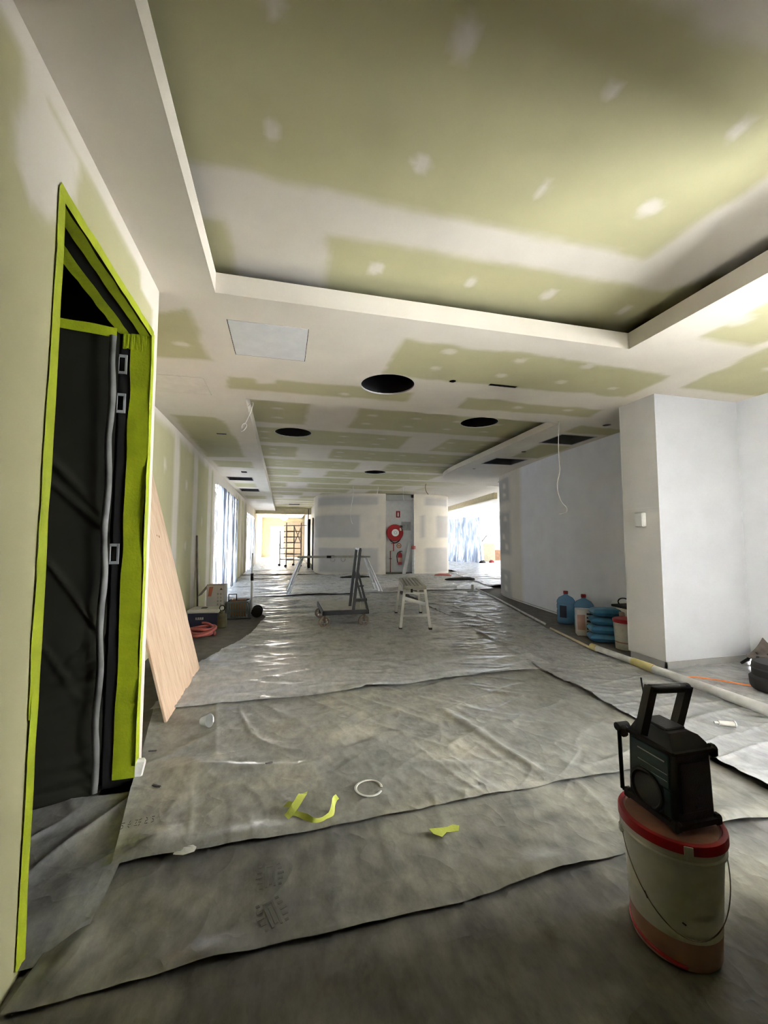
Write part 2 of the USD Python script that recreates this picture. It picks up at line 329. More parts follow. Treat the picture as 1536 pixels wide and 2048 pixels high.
for (a, b, c, d_), st in (((-1.5, -3, 1.1, 2.68), .04), ((1.1, -3, 2.62, 2.68), .04), ((2.62, -3, 4.8, 2.68), .04), ((-1.5, 2.68, .5, 3.62), .03), ((.5, 2.68, 2.6, 3.62), .03), ((2.6, 2.68, 4.8, 3.62), .03),
                          ((-1.5, 3.62, .5, 4.5), .03), ((.5, 3.62, 2.6, 4.5), .03), ((2.6, 3.62, 5.4, 4.9), .03), ((-1.5, 4.5, 0, 7.1), .04), ((-1.5, 7.1, 0, 9.5), .05), ((-1.5, 9.5, 0, 12), .06),
                          ((-1.5, 12, 0, 16), .1), ((-1.5, 16, 0, 20), .15), ((-1.5, 20, 2, 29.3), .25), ((2.6, 4.9, 6, 7.3), .05), ((2.6, 7.3, 13.3, 10.5), .08), ((7, 10.5, 13.3, 23), .4), ((1.2, 22, 7, 23), .4)):
    pc = low.intersection(sbox(a, b, c, d_))
    pc = max(pc.geoms, key=lambda g: g.area) if hasattr(pc, 'geoms') else pc
    if pc.is_empty or pc.area < .02: continue
    P, t = tri_poly(pc, st)
    put('plasterboard_sheet', (np.c_[P, np.full(len(P), ZC)], t), 'board', ce, col=col_low(P))

# ---- raised tray
W_TRAY = [pz(ZT, q) for q in (
    [(330, 312), (372, 320), (640, 372), (760, 407), (1000, 455), (1290, 517), (1536, 352), (1800, 150), (1800, 420), (1420, 560), (1330, 585), (1060, 535), (770, 488), (655, 473), (648, 600), (475, 580), (470, 540), (455, 440), (395, 430), (380, 440)],
    [(1298, 0), (1360, 26), (1439, 68), (1536, 99), (1700, 150), (1700, -120), (1250, -60)])]
D_TRAY = [(*atz(*p[:2], ZT)[:2], p[2], p[3]) for p in ((548, 10, .035, .05), (930, 80, .05, .08), (1228, 182, .035, .04), (1475, 262, .04, .05), (840, 328, .045, .045), (1085, 380, .03, .05), (1300, 418, .07, .06), (543, 262, .035, .06), (752, 538, .045, .06), (941, 563, .04, .06), (1098, 588, .05, .07), (1247, 622, .05, .07))]
def col_tray(P):
    w = np.maximum(blotch(P, W_TRAY, .04, 5), dots(P, D_TRAY)); return mixc(GREEN * .98, WHITE * .93, w)
for a, b, c, d_ in ((-.64, -1.85, 1.1, .5), (1.1, -1.85, 2.82, .5), (-.64, .5, 1.1, 1.9), (1.1, .5, 2.82, 1.9), (-.64, 1.9, 1.1, 2.76), (1.1, 1.9, 2.82, 2.76)):
    P, t = tri_poly(sbox(a, b, c, d_), .03)
    put('tray_sheet', (np.c_[P, np.full(len(P), ZT)], t), 'board', ce, col=col_tray(P))
def upstand(name, pts, z0, z1, th=.013, side=1, matn='board', parent=ce):
    """A thin upright board along a line."""
    p = np.asarray(pts, float); e = np.gradient(p, axis=0) if len(p) > 2 else np.tile(p[1] - p[0], (2, 1)); e /= np.linalg.norm(e, axis=1, keepdims=True)
    q = p + np.c_[e[:, 1], -e[:, 0]] * th * side; n = len(p); V, Fc = [], []
    for k in range(n): V += [[*p[k], z0], [*p[k], z1], [*q[k], z1], [*q[k], z0]]
    for k in range(n - 1):
        for j in range(4): a, b = 4 * k + j, 4 * k + (j + 1) % 4; Fc += [[a, b, b + 4], [a, b + 4, a + 4]]
    Fc += [[0, 1, 2], [0, 2, 3], [4 * n - 4, 4 * n - 3, 4 * n - 2], [4 * n - 4, 4 * n - 2, 4 * n - 1]]
    put(name, trimesh.Trimesh(V, Fc, process=False), matn, parent, col=np.tile(WHITE * .97, (4 * n, 1)))
upstand('tray_fascia', [(-.42, -1.6), (-.42, 2.53)], ZC + .001, 2.91, side=-1)
upstand('tray_fascia', [(-.42, 2.53), (2.60, 2.53)], ZC + .001, 2.91, side=-1)
upstand('tray_fascia', [(2.60, 2.53), (2.60, -1.6)], ZC + .001, 2.91, side=-1)
upstand('tray_fascia', [(2.60, -1.6), (-.42, -1.6)], ZC + .001, 2.91, side=-1)
upstand('tray_cove', [(-.64, -1.85), (-.64, 2.76)], ZC + .004, ZT, side=-1, matn='plenum'); upstand('tray_cove', [(-.64, 2.76), (2.82, 2.76)], ZC + .004, ZT, side=-1, matn='plenum')
upstand('tray_cove', [(2.82, 2.76), (2.82, -1.85)], ZC + .004, ZT, side=-1, matn='plenum'); upstand('tray_cove', [(2.82, -1.85), (-.64, -1.85)], ZC + .004, ZT, side=-1, matn='plenum')

for q in ((-.64, -.434, -1.85, 2.76), (2.614, 2.82, -1.85, 2.76), (-.434, 2.614, 2.544, 2.76), (-.434, 2.614, -1.85, -1.614)): put('cove_floor', bx(*q, ZC + .005, ZC + .012), 'plenum', ce)
# ---- long recess beyond
rows = [4.0, 4.85, 6.06, 7.27, 8.49, 9.7, 10.92, 12.14, 13.36, 14.58, 15.8, 17.0, 18.2, 19.4, 20.6, 22.2]
butt = {1: .60, 2: 2.35, 3: .55, 4: 1.95, 5: .70, 6: 2.2, 7: .4, 8: 2.5, 9: 1.0, 10: .3}
def col_rec(P):
    x, y = P[:, 0], P[:, 1]; k = np.searchsorted(rows, y) - 1
    lo = np.array(rows)[np.clip(k, 0, len(rows) - 2)]; hi = np.array(rows)[np.clip(k + 1, 1, len(rows) - 1)]
    wob = (nz(x, y, 6, 2) - .5) * .06 + (nz(x, y, 2, 9) - .5) * .05
    w = sstep(.17, .10, np.minimum(y - lo, hi - y) + wob)
    w = np.maximum(w, sstep(.22, .16, y - 4.43))
    for r, xc in butt.items():
        for xx in (xc, xc + 3.6, xc - 3.6, xc + 7.2): w = np.maximum(w, (k == r) * sstep(.36, .28, np.abs(x - xx) + wob))
    for dx in np.arange(-.2, 9, .62):
        for fr in (.33, .67):
            yy = lo + (hi - lo) * fr
            w = np.maximum(w, .75 * sstep(1.1, .5, np.hypot((x - dx - .12 * np.sin(k * 2.1)) / .09, (y - yy) / .05)))
    c = mixc(GREEN, WHITE, w)
    warm = sstep(9.5, 12.5, y) * sstep(3.5, 5.5, x); return mixc(c, WHITE, np.zeros(len(P))) * 1.0 if False else c * (1 - warm[:, None]) + (WHITE * .96)[None] * warm[:, None]
rc = Polygon([(-.42, 4.40), (3.70, 4.40), (3.72, 7.0), (3.80, 8.6), (4.1, 9.3), (4.6, 9.8), (5.4, 10.0), (13.2, 10.2), (13.2, 23), (1.5, 23), (1.5, 29.2), (1.2, 29.2), (1.2, 22), (-.42, 22)])
h2 = shapely.Point(.13, 6.42).buffer(.285, 24); h3 = shapely.Point(2.70, 5.22).buffer(.27, 24); h4 = shapely.Point(2.20, 9.80).buffer(.275, 20)
rc = rc.difference(h2).difference(h3).difference(h4).difference(sbox(.25, 19.6, .75, 20.2))
xb = [-.5, .95, 2.2, 3.4, 13.3]
for k in range(len(rows) - 1):
    y0, y1 = rows[k], rows[k + 1]; st = .04 if y0 < 8 else .06 if y0 < 12 else .1 if y0 < 16 else .2
    xc = butt.get(k, 1.2); sx = [-.5, xc, xc + 3.6, 13.3] if y0 < 16 else [-.5, 1.3, 13.3]
    for a, b in zip(sx, sx[1:]):
        pc = rc.intersection(sbox(a, y0, b, y1))
        for g in getattr(pc, 'geoms', [pc]):
            if g.is_empty or g.area < .02: continue
            P, t = tri_poly(g, st if b < 6 else max(st, .12))
            put('recess_sheet', (np.c_[P, np.full(len(P), ZR)], t), 'board', ce, col=col_rec(P))
upstand('recess_fascia', [(-.41, 4.43), (-.41, 22)], ZC + .001, ZR, side=-1)
upstand('recess_fascia', [(-.41, 4.43), (3.42, 4.43)], ZC + .001, ZR, side=1)
curve = spline([(3.42, 4.43), (3.45, 5.5), (3.50, 7.0), (3.57, 8.4), (3.66, 8.9), (3.85, 9.35), (4.15, 9.72), (4.6, 10.0), (5.3, 10.2), (6.5, 10.3)], 60)
upstand('curved_fascia', curve, ZC + .001, 2.875, side=1)
upstand('curved_cove', spline([(3.70, 4.40), (3.72, 5.5), (3.73, 7.0), (3.80, 8.6), (4.1, 9.3), (4.6, 9.8), (5.4, 10.0), (6.6, 10.05)], 60), ZC + .004, ZR, side=1, matn='plenum')
c2 = spline([(3.70, 4.40), (3.72, 5.5), (3.73, 7.0), (3.80, 8.6), (4.1, 9.3), (4.6, 9.8), (5.4, 10.0), (6.6, 10.05)], 60); V_ = np.vstack([np.c_[curve + [.016, 0], np.full(60, ZC + .008)], np.c_[c2, np.full(60, ZC + .008)]]); k = np.arange(59)
put('cove_floor', trimesh.Trimesh(V_, np.vstack([np.c_[k, k + 1, k + 60], np.c_[k + 1, k + 61, k + 60]]), process=False), 'plenum', ce)
m = prism(FOOT, .2); m.apply_translation([0, 0, ZS]); put('ceiling_slab', m, 'plenum', ce)

# ---- round duct cans above the holes, square air boxes above the square openings
def can(x, y, r, z, label):
    t = thing('round_duct', label, 'duct', (x, y, z))
    p = [(r - .004, .001), (r, .001), (r, .30), (0.001, .30), (0.001, .295), (r - .004, .295), (r - .004, .001)]
    put('duct_can', lathe(p, 40), 'duct_black', t, smooth=40)
    put('cut_edge', lathe([(r + .002, 0), (r + .002, .013), (r - .006, .013), (r - .006, 0), (r + .002, 0)], 40), 'white_paint', t)
can(.955, 3.70, .262, ZC, 'largest round black hole in the lower ceiling, nearest to the ceiling tray')
can(.13, 6.42, .285, ZR, 'round black hole in the ceiling next to the long left bulkhead edge')
can(2.70, 5.22, .27, ZR, 'round black hole half hidden behind the ceiling step on the right')
can(2.20, 9.80, .275, ZR, 'farthest round black hole in the ceiling, in front of the curved wall')
def airbox(g, label, h=.28):
    x0, y0, x1, y1 = g.bounds
    t = thing('air_box', label, 'vent', ((x0 + x1) / 2, (y0 + y1) / 2, ZC)); a, b = (x1 - x0) / 2, (y1 - y0) / 2
    put('box_sides', cat_([bx(-a - .01, -a, -b, b, .002, h), bx(a, a + .01, -b, b, .002, h), bx(-a, a, -b - .01, -b, .002, h), bx(-a, a, b, b + .01, .002, h), bx(-a, a, -b, b, h, h + .01)]), 'plenum', t)
    f = .02
    put('trim_frame', cat_([bx(-a - f, -a, -b - f, b + f, -.004, .002), bx(a, a + f, -b - f, b + f, -.004, .002), bx(-a, a, -b - f, -b, -.004, .002), bx(-a, a, b, b + f, -.004, .002)]), 'grey_board', t)
    u = np.linspace(-a * .9, a * .9, 24); v = np.linspace(-b * .9, b * .3, 16); U, V = np.meshgrid(u, v, indexing='ij')
    put('loose_film', grid_mesh(np.stack([U, V, .10 + .06 * nz(U, V, 9, 3) + .12 * (V + b) / (2 * b)], -1)), 'black_film', t, smooth=True)
airbox(ducts[0], 'square air opening with loose film in the shadowed right ceiling, nearest the hanging cable')
airbox(ducts[1], 'smaller square air opening in the shadowed right ceiling, farther along')
airbox(ducts[2], 'square opening in the left ceiling above the draped window, the nearer one')
airbox(ducts[3], 'square opening in the left ceiling above the draped window, the farther one')
def access(g, label, pm='panel_white'):
    x0, y0, x1, y1 = g.bounds; t = thing('access_panel', label, 'access panel', ((x0 + x1) / 2, (y0 + y1) / 2, ZC)); a, b = (x1 - x0) / 2, (y1 - y0) / 2
    put('panel_leaf', bx(-a, a, -b, b, -.001, .014, .001), pm, t)
    put('panel_frame', cat_([bx(-a - .02, -a - .004, -b - .02, b + .02, .002, .02), bx(a + .004, a + .02, -b - .02, b + .02, .002, .02), bx(-a, a, -b - .02, -b - .004, .002, .02), bx(-a, a, b + .004, b + .02, .002, .02)]), 'darkvoid', t)
access(apan, 'square white access panel in the ceiling beside the tray edge')
access(bpan, 'flush access panel in the left ceiling corner past the taped doorway', 'cream_board')

# ---- near left wall with the taped doorway
DY0, DY1, DZ = 1.535, 2.495, 2.455
W_NEAR = [[tuple(atx(*p, XN)[1:]) for p in q] for q in (
    [(50, 90), (50, 190), (32, 250), (35, 330), (60, 400), (100, 440), (130, 400), (152, 400), (162, 320), (100, 200), (120, 60), (20, 0), (0, 0)],)]
def col_near(s, z):
    y = -3 + s; P = np.c_[y, z]; wob = (nz(y, z, 5, 4) - .5) * .04
    w = blotch(P, W_NEAR, .03, 8)
    w = np.maximum(w, sstep(.11, .07, ZC - z + wob)); w = np.maximum(w, sstep(2.475, 2.505, y + wob * .5))
    w = np.maximum(w, sstep(.26, .20, np.hypot(np.maximum(2.5 - y, 0), np.maximum(2.72 - z, 0))) * (z > 2.6))
    return mixc(GREEN, WHITE, w)
wn = thing('wall_left', 'near left plasterboard wall around the taped doorway', kind='structure')
wall(wn, 'plasterboard_sheet', (XN, -3), (XN, 2.60), [(DY0 + 3, DY1 + 3, 0, DZ)], .15, ZS, .03, col_near, (1.2, 2.4, 3.6, 4.9))
P, t = tri_poly(sbox(XL, 0, XN, ZC), .06)
put('end_return', (np.c_[P[:, 0], np.full(len(P), 2.60), P[:, 1]], t), 'board', wn, col=np.tile(WHITE, (len(P), 1)))

d1 = thing('door_1', 'doorway edged with lime green masking tape and closed by dark film', kind='structure')
def tapestrip(pts, w, nrm, across, name='masking_tape', seed=0, matn='tape', wav=.006):
    """A strip of tape along a line, a little wavy at its edges, standing slightly proud."""
    p = spline(pts, 60) if len(pts) > 2 else np.linspace(pts[0], pts[1], 60); nrm, ac = np.asarray(nrm, float), np.asarray(across, float)
    s = np.linspace(0, 1, len(p)); r = np.random.default_rng(seed)
    e0 = wav * (meshkit.noise(np.c_[s * 14, s * 0, s * 0 + .5], seed) - .5) * 2; e1 = wav * (meshkit.noise(np.c_[s * 11, s * 0, s * 0 + 3.5], seed + 1) - .5) * 2
    rowsP = [p + ac * ((k - .5) * w + (e0 if k < .5 else e1) * abs(2 * k - 1))[:, None] + nrm * (.004 + .003 * meshkit.noise(np.c_[s * 20, s * 0 + k * 4, s * 0], seed + 2))[:, None] for k in np.linspace(0, 1, 5)]
    v, f = grid_mesh(np.stack(rowsP, 1))
    put(name, (v, f), matn, d1, smooth=True)
X = XN
tapestrip([(X, DY0 - .016, .03), (X, DY0 - .016, DZ + .02)], .042, (1, 0, 0), (0, 1, 0), seed=1)
tapestrip([(X, DY0 - .035, .75), (X, DY0 - .034, 1.3), (X, DY0 - .03, 1.8)], .02, (1, 0, 0), (0, 1, 0), seed=21)
tapestrip([(X, DY0 - .03, DZ + .012), (X, DY1 + .02, DZ + .012)], .045, (1, 0, 0), (0, 0, 1), seed=2)
tapestrip([(X, DY1 + .012, .10), (X, DY1 + .012, DZ + .02)], .05, (1, 0, 0), (0, 1, 0), seed=3, wav=.012)
tapestrip([(X - .05, DY1 - .001, .04), (X - .05, DY1 - .001, DZ)], .10, (0, -1, 0), (1, 0, 0), seed=4, wav=.01)
tapestrip([(X - .035, DY0 + .003, .03), (X - .035, DY0 + .003, DZ)], .06, (0, 1, 0), (1, 0, 0), seed=5)
tapestrip([(X - .03, DY0, DZ - .003), (X - .03, DY1, DZ - .003)], .05, (0, 0, -1), (1, 0, 0), seed=6)
tapestrip([(X - .135, DY0, DZ - .003), (X - .135, DY1, DZ - .003)], .055, (0, 0, -1), (1, 0, 0), seed=7)
tapestrip([(X - .15, DY1 - .062, DZ - .035), (-2.1, DY1 - .30, DZ - .03)], .055, (0, -1, 0), (0, 0, 1), seed=8)
tapestrip([(X - .02, DY1 - .004, DZ - .05), (X - .14, DY1 - .004, DZ - .05)], .09, (0, -1, 0), (0, 0, 1), seed=9)
put('door_head', bx(X - .15, X - .001, DY0, DY1, DZ - .0015, DZ + .02), 'darkvoid', d1)
put('door_jamb', bx(X - .15, X - .001, DY1 - .0015, DY1 + .012, 0, DZ), 'darkvoid', d1)
put('door_jamb', bx(X - .15, X - .001, DY0 - .012, DY0 - .0005, 0, DZ), 'darkvoid', d1)
for zc in (2.27, 2.05, 1.22):
    fr = cat_([bx(X - .165, X - .155, DY1 - .012, DY1 - .004, zc - .055, zc + .055), bx(X - .125, X - .115, DY1 - .012, DY1 - .004, zc - .055, zc + .055), bx(X - .155, X - .125, DY1 - .012, DY1 - .004, zc + .04, zc + .055), bx(X - .155, X - .125, DY1 - .012, DY1 - .004, zc - .055, zc - .04)])
    put('hinge_plate', fr, 'grey_print', d1)
put('passage_lining', cat_([bx(-3.2, -3.1, 0, 3, 0, ZS), bx(-3.2, X - .16, .2, .3, 0, ZS), bx(-3.2, X - .16, 2.53, 2.58, 0, ZS), bx(-3.2, X - .16, .2, 2.58, 2.75, 2.8)]), 'darkvoid', d1)
put('door_tape_end', moved(bx(-.03, .03, -.02, .02, 0, .09, .01), (X + .0, DY1 + .02, .03), ry=12, rz=20), 'paper_white', d1)
# dark film closing the doorway, pulled into creases
u = np.linspace(0, 1, 70); v = np.linspace(0, 1, 150); U, V = np.meshgrid(u, v, indexing='ij')
fx = X - .15 - U * 1.25; zz = V * (DZ - .02)
cr = np.zeros_like(U)
for (a, b, c, amp, wd) in ((.15, .62, .9, .012, .010), (.10, .40, 1.5, .012, .008), (.3, .75, 1.1, .014, .012), (.06, .25, -.5, .012, .012), (.05, .30, -.7, .010, .009), (.02, .2, -.35, .01, .01), (.4, .5, 1.7, .012, .012), (.2, .2, -.2, .01, .012)):
    dd = (V - b) - c * (U - a) * .55; cr += amp * np.exp(-(dd / wd) ** 2) * sstep(.5, .1, np.abs(U - a))
fy = DY1 - .012 - .20 * U - .02 - cr - .025 * (nz(U * 2, V * 3, 3, 5) - .5) - .16 * U * (1 - V) - .03 * sstep(.12, 0, V) * (1 + np.sin(V * 190)) * .5
put('plastic_film', grid_mesh(np.stack([fx, fy, zz + .004], -1)), 'black_film', None, smooth=True, label='dark plastic film stretched in creases across the taped doorway', cat='plastic sheet')
# pale folded edge of the film by the right jamb
u = np.linspace(0, 1, 6); U, V = np.meshgrid(u, v, indexing='ij')
put('film_edge', grid_mesh(np.stack([X - .145 - .034 * U + .005 * np.sin(V * 31), DY1 - .066 - .01 * np.sin(U * 3.1) - .012 * nz(U, V * 30, 1, 4), .02 + V * 2.38], -1)), 'film_grey', d1, smooth=True)

# ---- far left wall with its draped windows
WIN = [(9.15, 12.78), (17.03, 20.6), (23.6, 26.6)]
bands = [(4.75, .10), (5.95, .13), (7.18, .15), (8.50, .17), (13.4, .15), (14.6, .15), (15.8, .15), (21.8, .2), (23.0, .2), (27.5, .2)]
def col_farleft(s, z):
    y = 2.6 + s; w = sstep(.14, .08, ZC - z + (nz(y, z, 4, 3) - .5) * .05); wob = (nz(y, z, 3, 6) - .5) * .05
    for c, h in bands: w = np.maximum(w, sstep(h + .05, h - .03, np.abs(y - c) + wob))
    for a, b in WIN: w = np.maximum(w, sstep(.02, .1, np.minimum(y - a + .34, b + .30 - y) + wob))
    for yy, zz_ in ((6.55, 2.1), (6.6, 1.2), (5.4, 2.2), (7.8, 1.6), (5.3, 1.0), (7.7, .6)):
        w = np.maximum(w, sstep(1.2, .5, np.hypot((y - yy) / .05, (z - zz_) / .09)))
    return mixc(GREEN * 1.03, WHITE, w)
wf = thing('wall_left_far', 'long left plasterboard wall with taped joints and draped windows', kind='structure')
wall(wf, 'plasterboard_sheet', (XL, 2.6), (XL, 29.2), [(a - 2.6, b - 2.6, .02, 2.47 if i == 0 else 2.35) for i, (a, b) in enumerate(WIN)], .2, ZS, .06, col_farleft, [c - 2.6 for c, _ in bands])
for i, (a, b) in enumerate(WIN):
    zt = 2.47 if i == 0 else 2.35
    w = thing('window_%d' % (i + 1), 'window opening in the left wall hung with translucent film', kind='structure')
    x = XL - .12; L = b - a
    put('window_frame', cat_([bx(x - .03, x + .03, a, b, zt - .05, zt), bx(x - .03, x + .03, a, b, .02, .08), bx(x - .03, x + .03, a, a + .06, .08, zt - .05), bx(x - .03, x + .03, b - .06, b, .08, zt - .05), *[bx(x - .03, x + .03, a + L * k - .03, a + L * k + .03, .08, zt - .05) for k in (.33, .66)]]), 'white_metal', w)
    for k in range(3):
        put('window_pane', bx(x - .003, x + .003, a + .06 + (L - .12) * k / 3, a + .06 + (L - .12) * (k + 1) / 3, .08, zt - .05), 'pane', w)
    u = np.linspace(0, 1, 200); v = np.linspace(0, 1, 50); U, V = np.meshgrid(u, v, indexing='ij')
    fold = .05 * np.sin(U * 34 + 3 * nz(U * 3, V * 2, 1, i)) * nz(U * 7, V * 1.2, 1, 5 + i) + .03 * (nz(U * 40 + V * 6, V * 5, 1, 7 + i) - .5) + .05 * (nz(U * 12 - V * 7, V * 3, 1, i + 11) - .5)
    drape = put('plastic_drape', grid_mesh(np.stack([XL + .045 + fold * (.4 + .6 * (1 - V)), a - .05 + U * (L + .08), .02 + V * (zt - .01)], -1)), 'film', None, smooth=True,
        label=('translucent plastic film draped over the nearest window of the left wall', 'translucent plastic film hung over the second window down the left wall', 'translucent plastic film over the farthest window of the left wall')[i], cat='plastic sheet')

    if i < 2:
        for k, (c, hw, sl) in enumerate(((.16, .05, .02), (.34, .03, -.05), (.55, .035, .06), (.66, .06, -.03), (.86, .045, .03))):
            uu = np.linspace(-1, 1, 8); vv = np.linspace(0, 1, 40); A, B = np.meshgrid(uu, vv, indexing='ij')
            wv = hw * (.55 + .9 * nz(B * 5, B * 0 + k, 1, 20 + k)); yy = a + L * (c + sl * (1 - B) + A * wv + .02 * (nz(B * 9, A * 0 + k, 1, 30 + k) - .5))
            put('gathered_fold', grid_mesh(np.stack([XL + .125 + .012 * np.cos(A * 1.5) + .02 * (nz(B * 6, A, 1, 40 + k) - .5), yy, .06 + B * (zt - .10)], -1)), 'film', drape, smooth=True)
# ---- central block with curved ends and the fire hose niche
blk = spline([(1.45, 18.2), (1.22, 17.0), (1.22, 16.0), (1.42, 15.25), (2.0, 14.75), (2.75, 14.48), (3.62, 14.32)], 50)
blk2 = spline([(4.66, 14.20), (5.2, 14.22), (5.8, 14.40), (6.25, 14.80), (6.42, 15.5), (6.45, 17.0), (6.5, 23.0)], 60)
xpx = lambda px: aty(px, 1078, 14.5)[0]
PATCH = [(640, 757, 2.52, 2.86), (629, 722, 1.32, 2.2), (753, 758, 1.32, 2.2), (642, 757, .05, .98), (841, 899, 2.52, 2.86), (838, 844, 1.32, 2.2), (871, 902, 1.32, 2.2), (842, 899, .05, .98)]
def strip_wall(line, parent, z1=ZR, colfn=None, name='plasterboard_sheet', nz_=48, parts=1):
    zs = np.linspace(0, z1, nz_); n = len(line)
    for k in range(parts):
        a, b = k * (n - 1) // parts, (k + 1) * (n - 1) // parts
        Lp = line[a:b + 1]; Pm = np.stack([np.broadcast_to(Lp[:, None, 0], (len(Lp), nz_)), np.broadcast_to(Lp[:, None, 1], (len(Lp), nz_)), np.broadcast_to(zs, (len(Lp), nz_))], -1)
        v, f = grid_mesh(Pm); put(name, (v, f), 'board', parent, smooth=True, col=colfn(v))
def col_blk(v):
    x, y, z = v.T; w = np.zeros(len(v)); wob = (nz(x + y, z, 3, 6) - .5) * .06
    for a, b, z0, z1 in PATCH:
        x0, x1 = xpx(a), xpx(b); w = np.maximum(w, sstep(-.02, .05, np.minimum(np.minimum(x - x0, x1 - x), np.minimum(z - z0, z1 - z)) + wob) * (y < 16.2))
    return mixc(WHITE * 1.08, GREYB * .98, w)
wc = thing('wall_center', 'curved plasterboard block in the middle with grey board showing between joints', kind='structure')
strip_wall(np.vstack([blk]), wc, colfn=col_blk, parts=3); strip_wall(blk2, wc, colfn=col_blk, parts=3)
NA, NB = np.array([3.62, 14.32]), np.array([4.66, 14.20]); nd = (NB - NA) / np.linalg.norm(NB - NA); nn = np.array([-nd[1], nd[0]]); ND = .28
def nich(s, dep, z): q = NA + nd * s + nn * dep; return [q[0], q[1], z]
NL = float(np.linalg.norm(NB - NA))
def nq(pts): return trimesh.Trimesh([nich(*p) for p in pts], [[0, 1, 2], [0, 2, 3]], process=False)
put('niche_back', nq([(0, ND, 0), (NL, ND, 0), (NL, ND, ZR), (0, ND, ZR)]), 'panel_white', wc)
put('niche_side', nq([(0, 0, 0), (0, ND, 0), (0, ND, ZR), (0, 0, ZR)]), 'white_paint', wc); put('niche_side', nq([(NL, 0, 0), (NL, ND, 0), (NL, ND, ZR), (NL, 0, ZR)]), 'white_paint', wc)
NR = math.degrees(math.atan2(nd[1], nd[0]))
def nloc(s, dep, z): q = NA + nd * s + nn * dep; return (q[0], q[1], z)
put('niche_head', moved(bx(.02, NL - .02, .02, .10, 2.72, 2.93, .004), (*NA, 0), rz=NR), 'grey_board', wc)
put('head_bracket', moved(bx(NL - .10, NL - .01, -.01, .08, 2.82, 2.92, .006), (*NA, 0), rz=NR), 'black_plastic', wc)
put('niche_base', moved(bx(0, NL, .02, ND - .001, 0, .08), (*NA, 0), rz=NR), 'concrete', wc)
put('base_tape', moved(cat_([bx(-.1, NL + .05, -.006, -.001, 0, .035)]), (*NA, 0), rz=NR), 'tape_scrap', wc)

# ---- right: white pillar, shadowed wall with a rounded end, window side
PX0, PX1, PY0, PY1 = 3.65, 4.75, 3.27, 3.70
wr = thing('wall_right', 'white painted pillar wall with a recessed skirting on the right', kind='structure')
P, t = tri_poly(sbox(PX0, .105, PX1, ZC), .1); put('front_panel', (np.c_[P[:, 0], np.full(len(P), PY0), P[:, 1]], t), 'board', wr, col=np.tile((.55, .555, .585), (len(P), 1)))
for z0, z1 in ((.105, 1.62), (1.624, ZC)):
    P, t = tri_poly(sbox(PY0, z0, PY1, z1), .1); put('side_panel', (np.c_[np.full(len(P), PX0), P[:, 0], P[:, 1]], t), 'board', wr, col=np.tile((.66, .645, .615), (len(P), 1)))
put('pillar_core', bx(PX0 + .004, PX1 - .01, PY0 + .004, PY1 + .02, .10, ZS), 'white_paint', wr)
put('skirting', cat_([bx(PX0 + .012, PX1, PY0 + .012, PY0 + .03, .001, .10), bx(PX0 + .012, PX0 + .03, PY0 + .012, PY1, .001, .10)]), 'grey_board', wr)
wsd = thing('wall_right_side', 'white side wall running towards the viewer from the pillar with a tall window', kind='structure')
wall(wsd, 'wall_panel', (4.75, 3.27), (4.75, -3), [(1.86, 4.5, .05, 2.55)], .2, ZS, .2, lambda s, z: np.tile((.70, .71, .74), (len(s), 1)))
w4 = thing('window_4', 'tall bright window beside the pillar, out to the right', kind='structure')
a, b, x = 3.27 - 4.5, 3.27 - 1.86, 4.85
put('window_frame', cat_([bx(x - .03, x + .03, a, b, 2.49, 2.55), bx(x - .03, x + .03, a, b, .05, .11), *[bx(x - .03, x + .03, y - .03, y + .03, .11, 2.49) for y in np.linspace(a + .03, b - .03, 5)]]), 'white_metal', w4)
for k in range(4): put('window_pane', bx(x - .003, x + .003, a + (b - a) * k / 4 + .03, a + (b - a) * (k + 1) / 4 - .03, .11, 2.49), 'pane', w4)
drk = spline([(4.46, 3.70), (4.53, 4.8), (4.62, 6.2), (4.78, 7.6), (4.94, 8.5), (5.15, 8.95), (5.55, 9.25), (6.3, 9.42), (8, 9.5)], 90)
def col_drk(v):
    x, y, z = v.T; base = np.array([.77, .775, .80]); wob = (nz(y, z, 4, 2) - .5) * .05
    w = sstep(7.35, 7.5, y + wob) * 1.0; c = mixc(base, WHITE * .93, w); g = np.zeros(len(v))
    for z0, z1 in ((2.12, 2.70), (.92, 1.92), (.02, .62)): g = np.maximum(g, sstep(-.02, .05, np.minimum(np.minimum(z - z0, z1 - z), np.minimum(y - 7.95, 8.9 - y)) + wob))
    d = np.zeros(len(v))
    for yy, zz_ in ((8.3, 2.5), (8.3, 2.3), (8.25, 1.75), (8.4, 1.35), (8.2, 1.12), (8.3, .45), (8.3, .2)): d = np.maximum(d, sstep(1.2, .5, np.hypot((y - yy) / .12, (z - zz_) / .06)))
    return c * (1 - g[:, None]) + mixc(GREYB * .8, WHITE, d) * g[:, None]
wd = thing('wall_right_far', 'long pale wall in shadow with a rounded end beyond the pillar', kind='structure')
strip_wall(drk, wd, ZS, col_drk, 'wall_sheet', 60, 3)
put('plenum_side', bx(4.96, 5.1, 3.0, 9.3, 2.82, ZS), 'plenum', wd)
put('wall_return', bx(4.40, 4.80, 3.69, 3.72, 0, ZC), 'white_paint', wd)
put('baseboard_strip', tube(np.c_[drk[:60] - [.004, 0], np.full(60, .03)], .006, 6), 'grey_board', wd)
wb = thing('wall_back', 'plasterboard wall behind the viewer and beside the near right corner', kind='structure')
wall(wb, 'plasterboard_sheet', (4.75, -3), (XN, -3), (), .15, ZS, .3, lambda s, z: np.tile(GREEN, (len(s), 1)))
wall(wb, 'plasterboard_sheet', (2.15, 1.17), (2.15, -3), (), .01, ZC, .3, lambda s, z: np.tile(WHITE, (len(s), 1)))
put('stub_backing', bx(2.16, 2.28, -3, 1.17, 0, ZC), 'white_paint', wb)

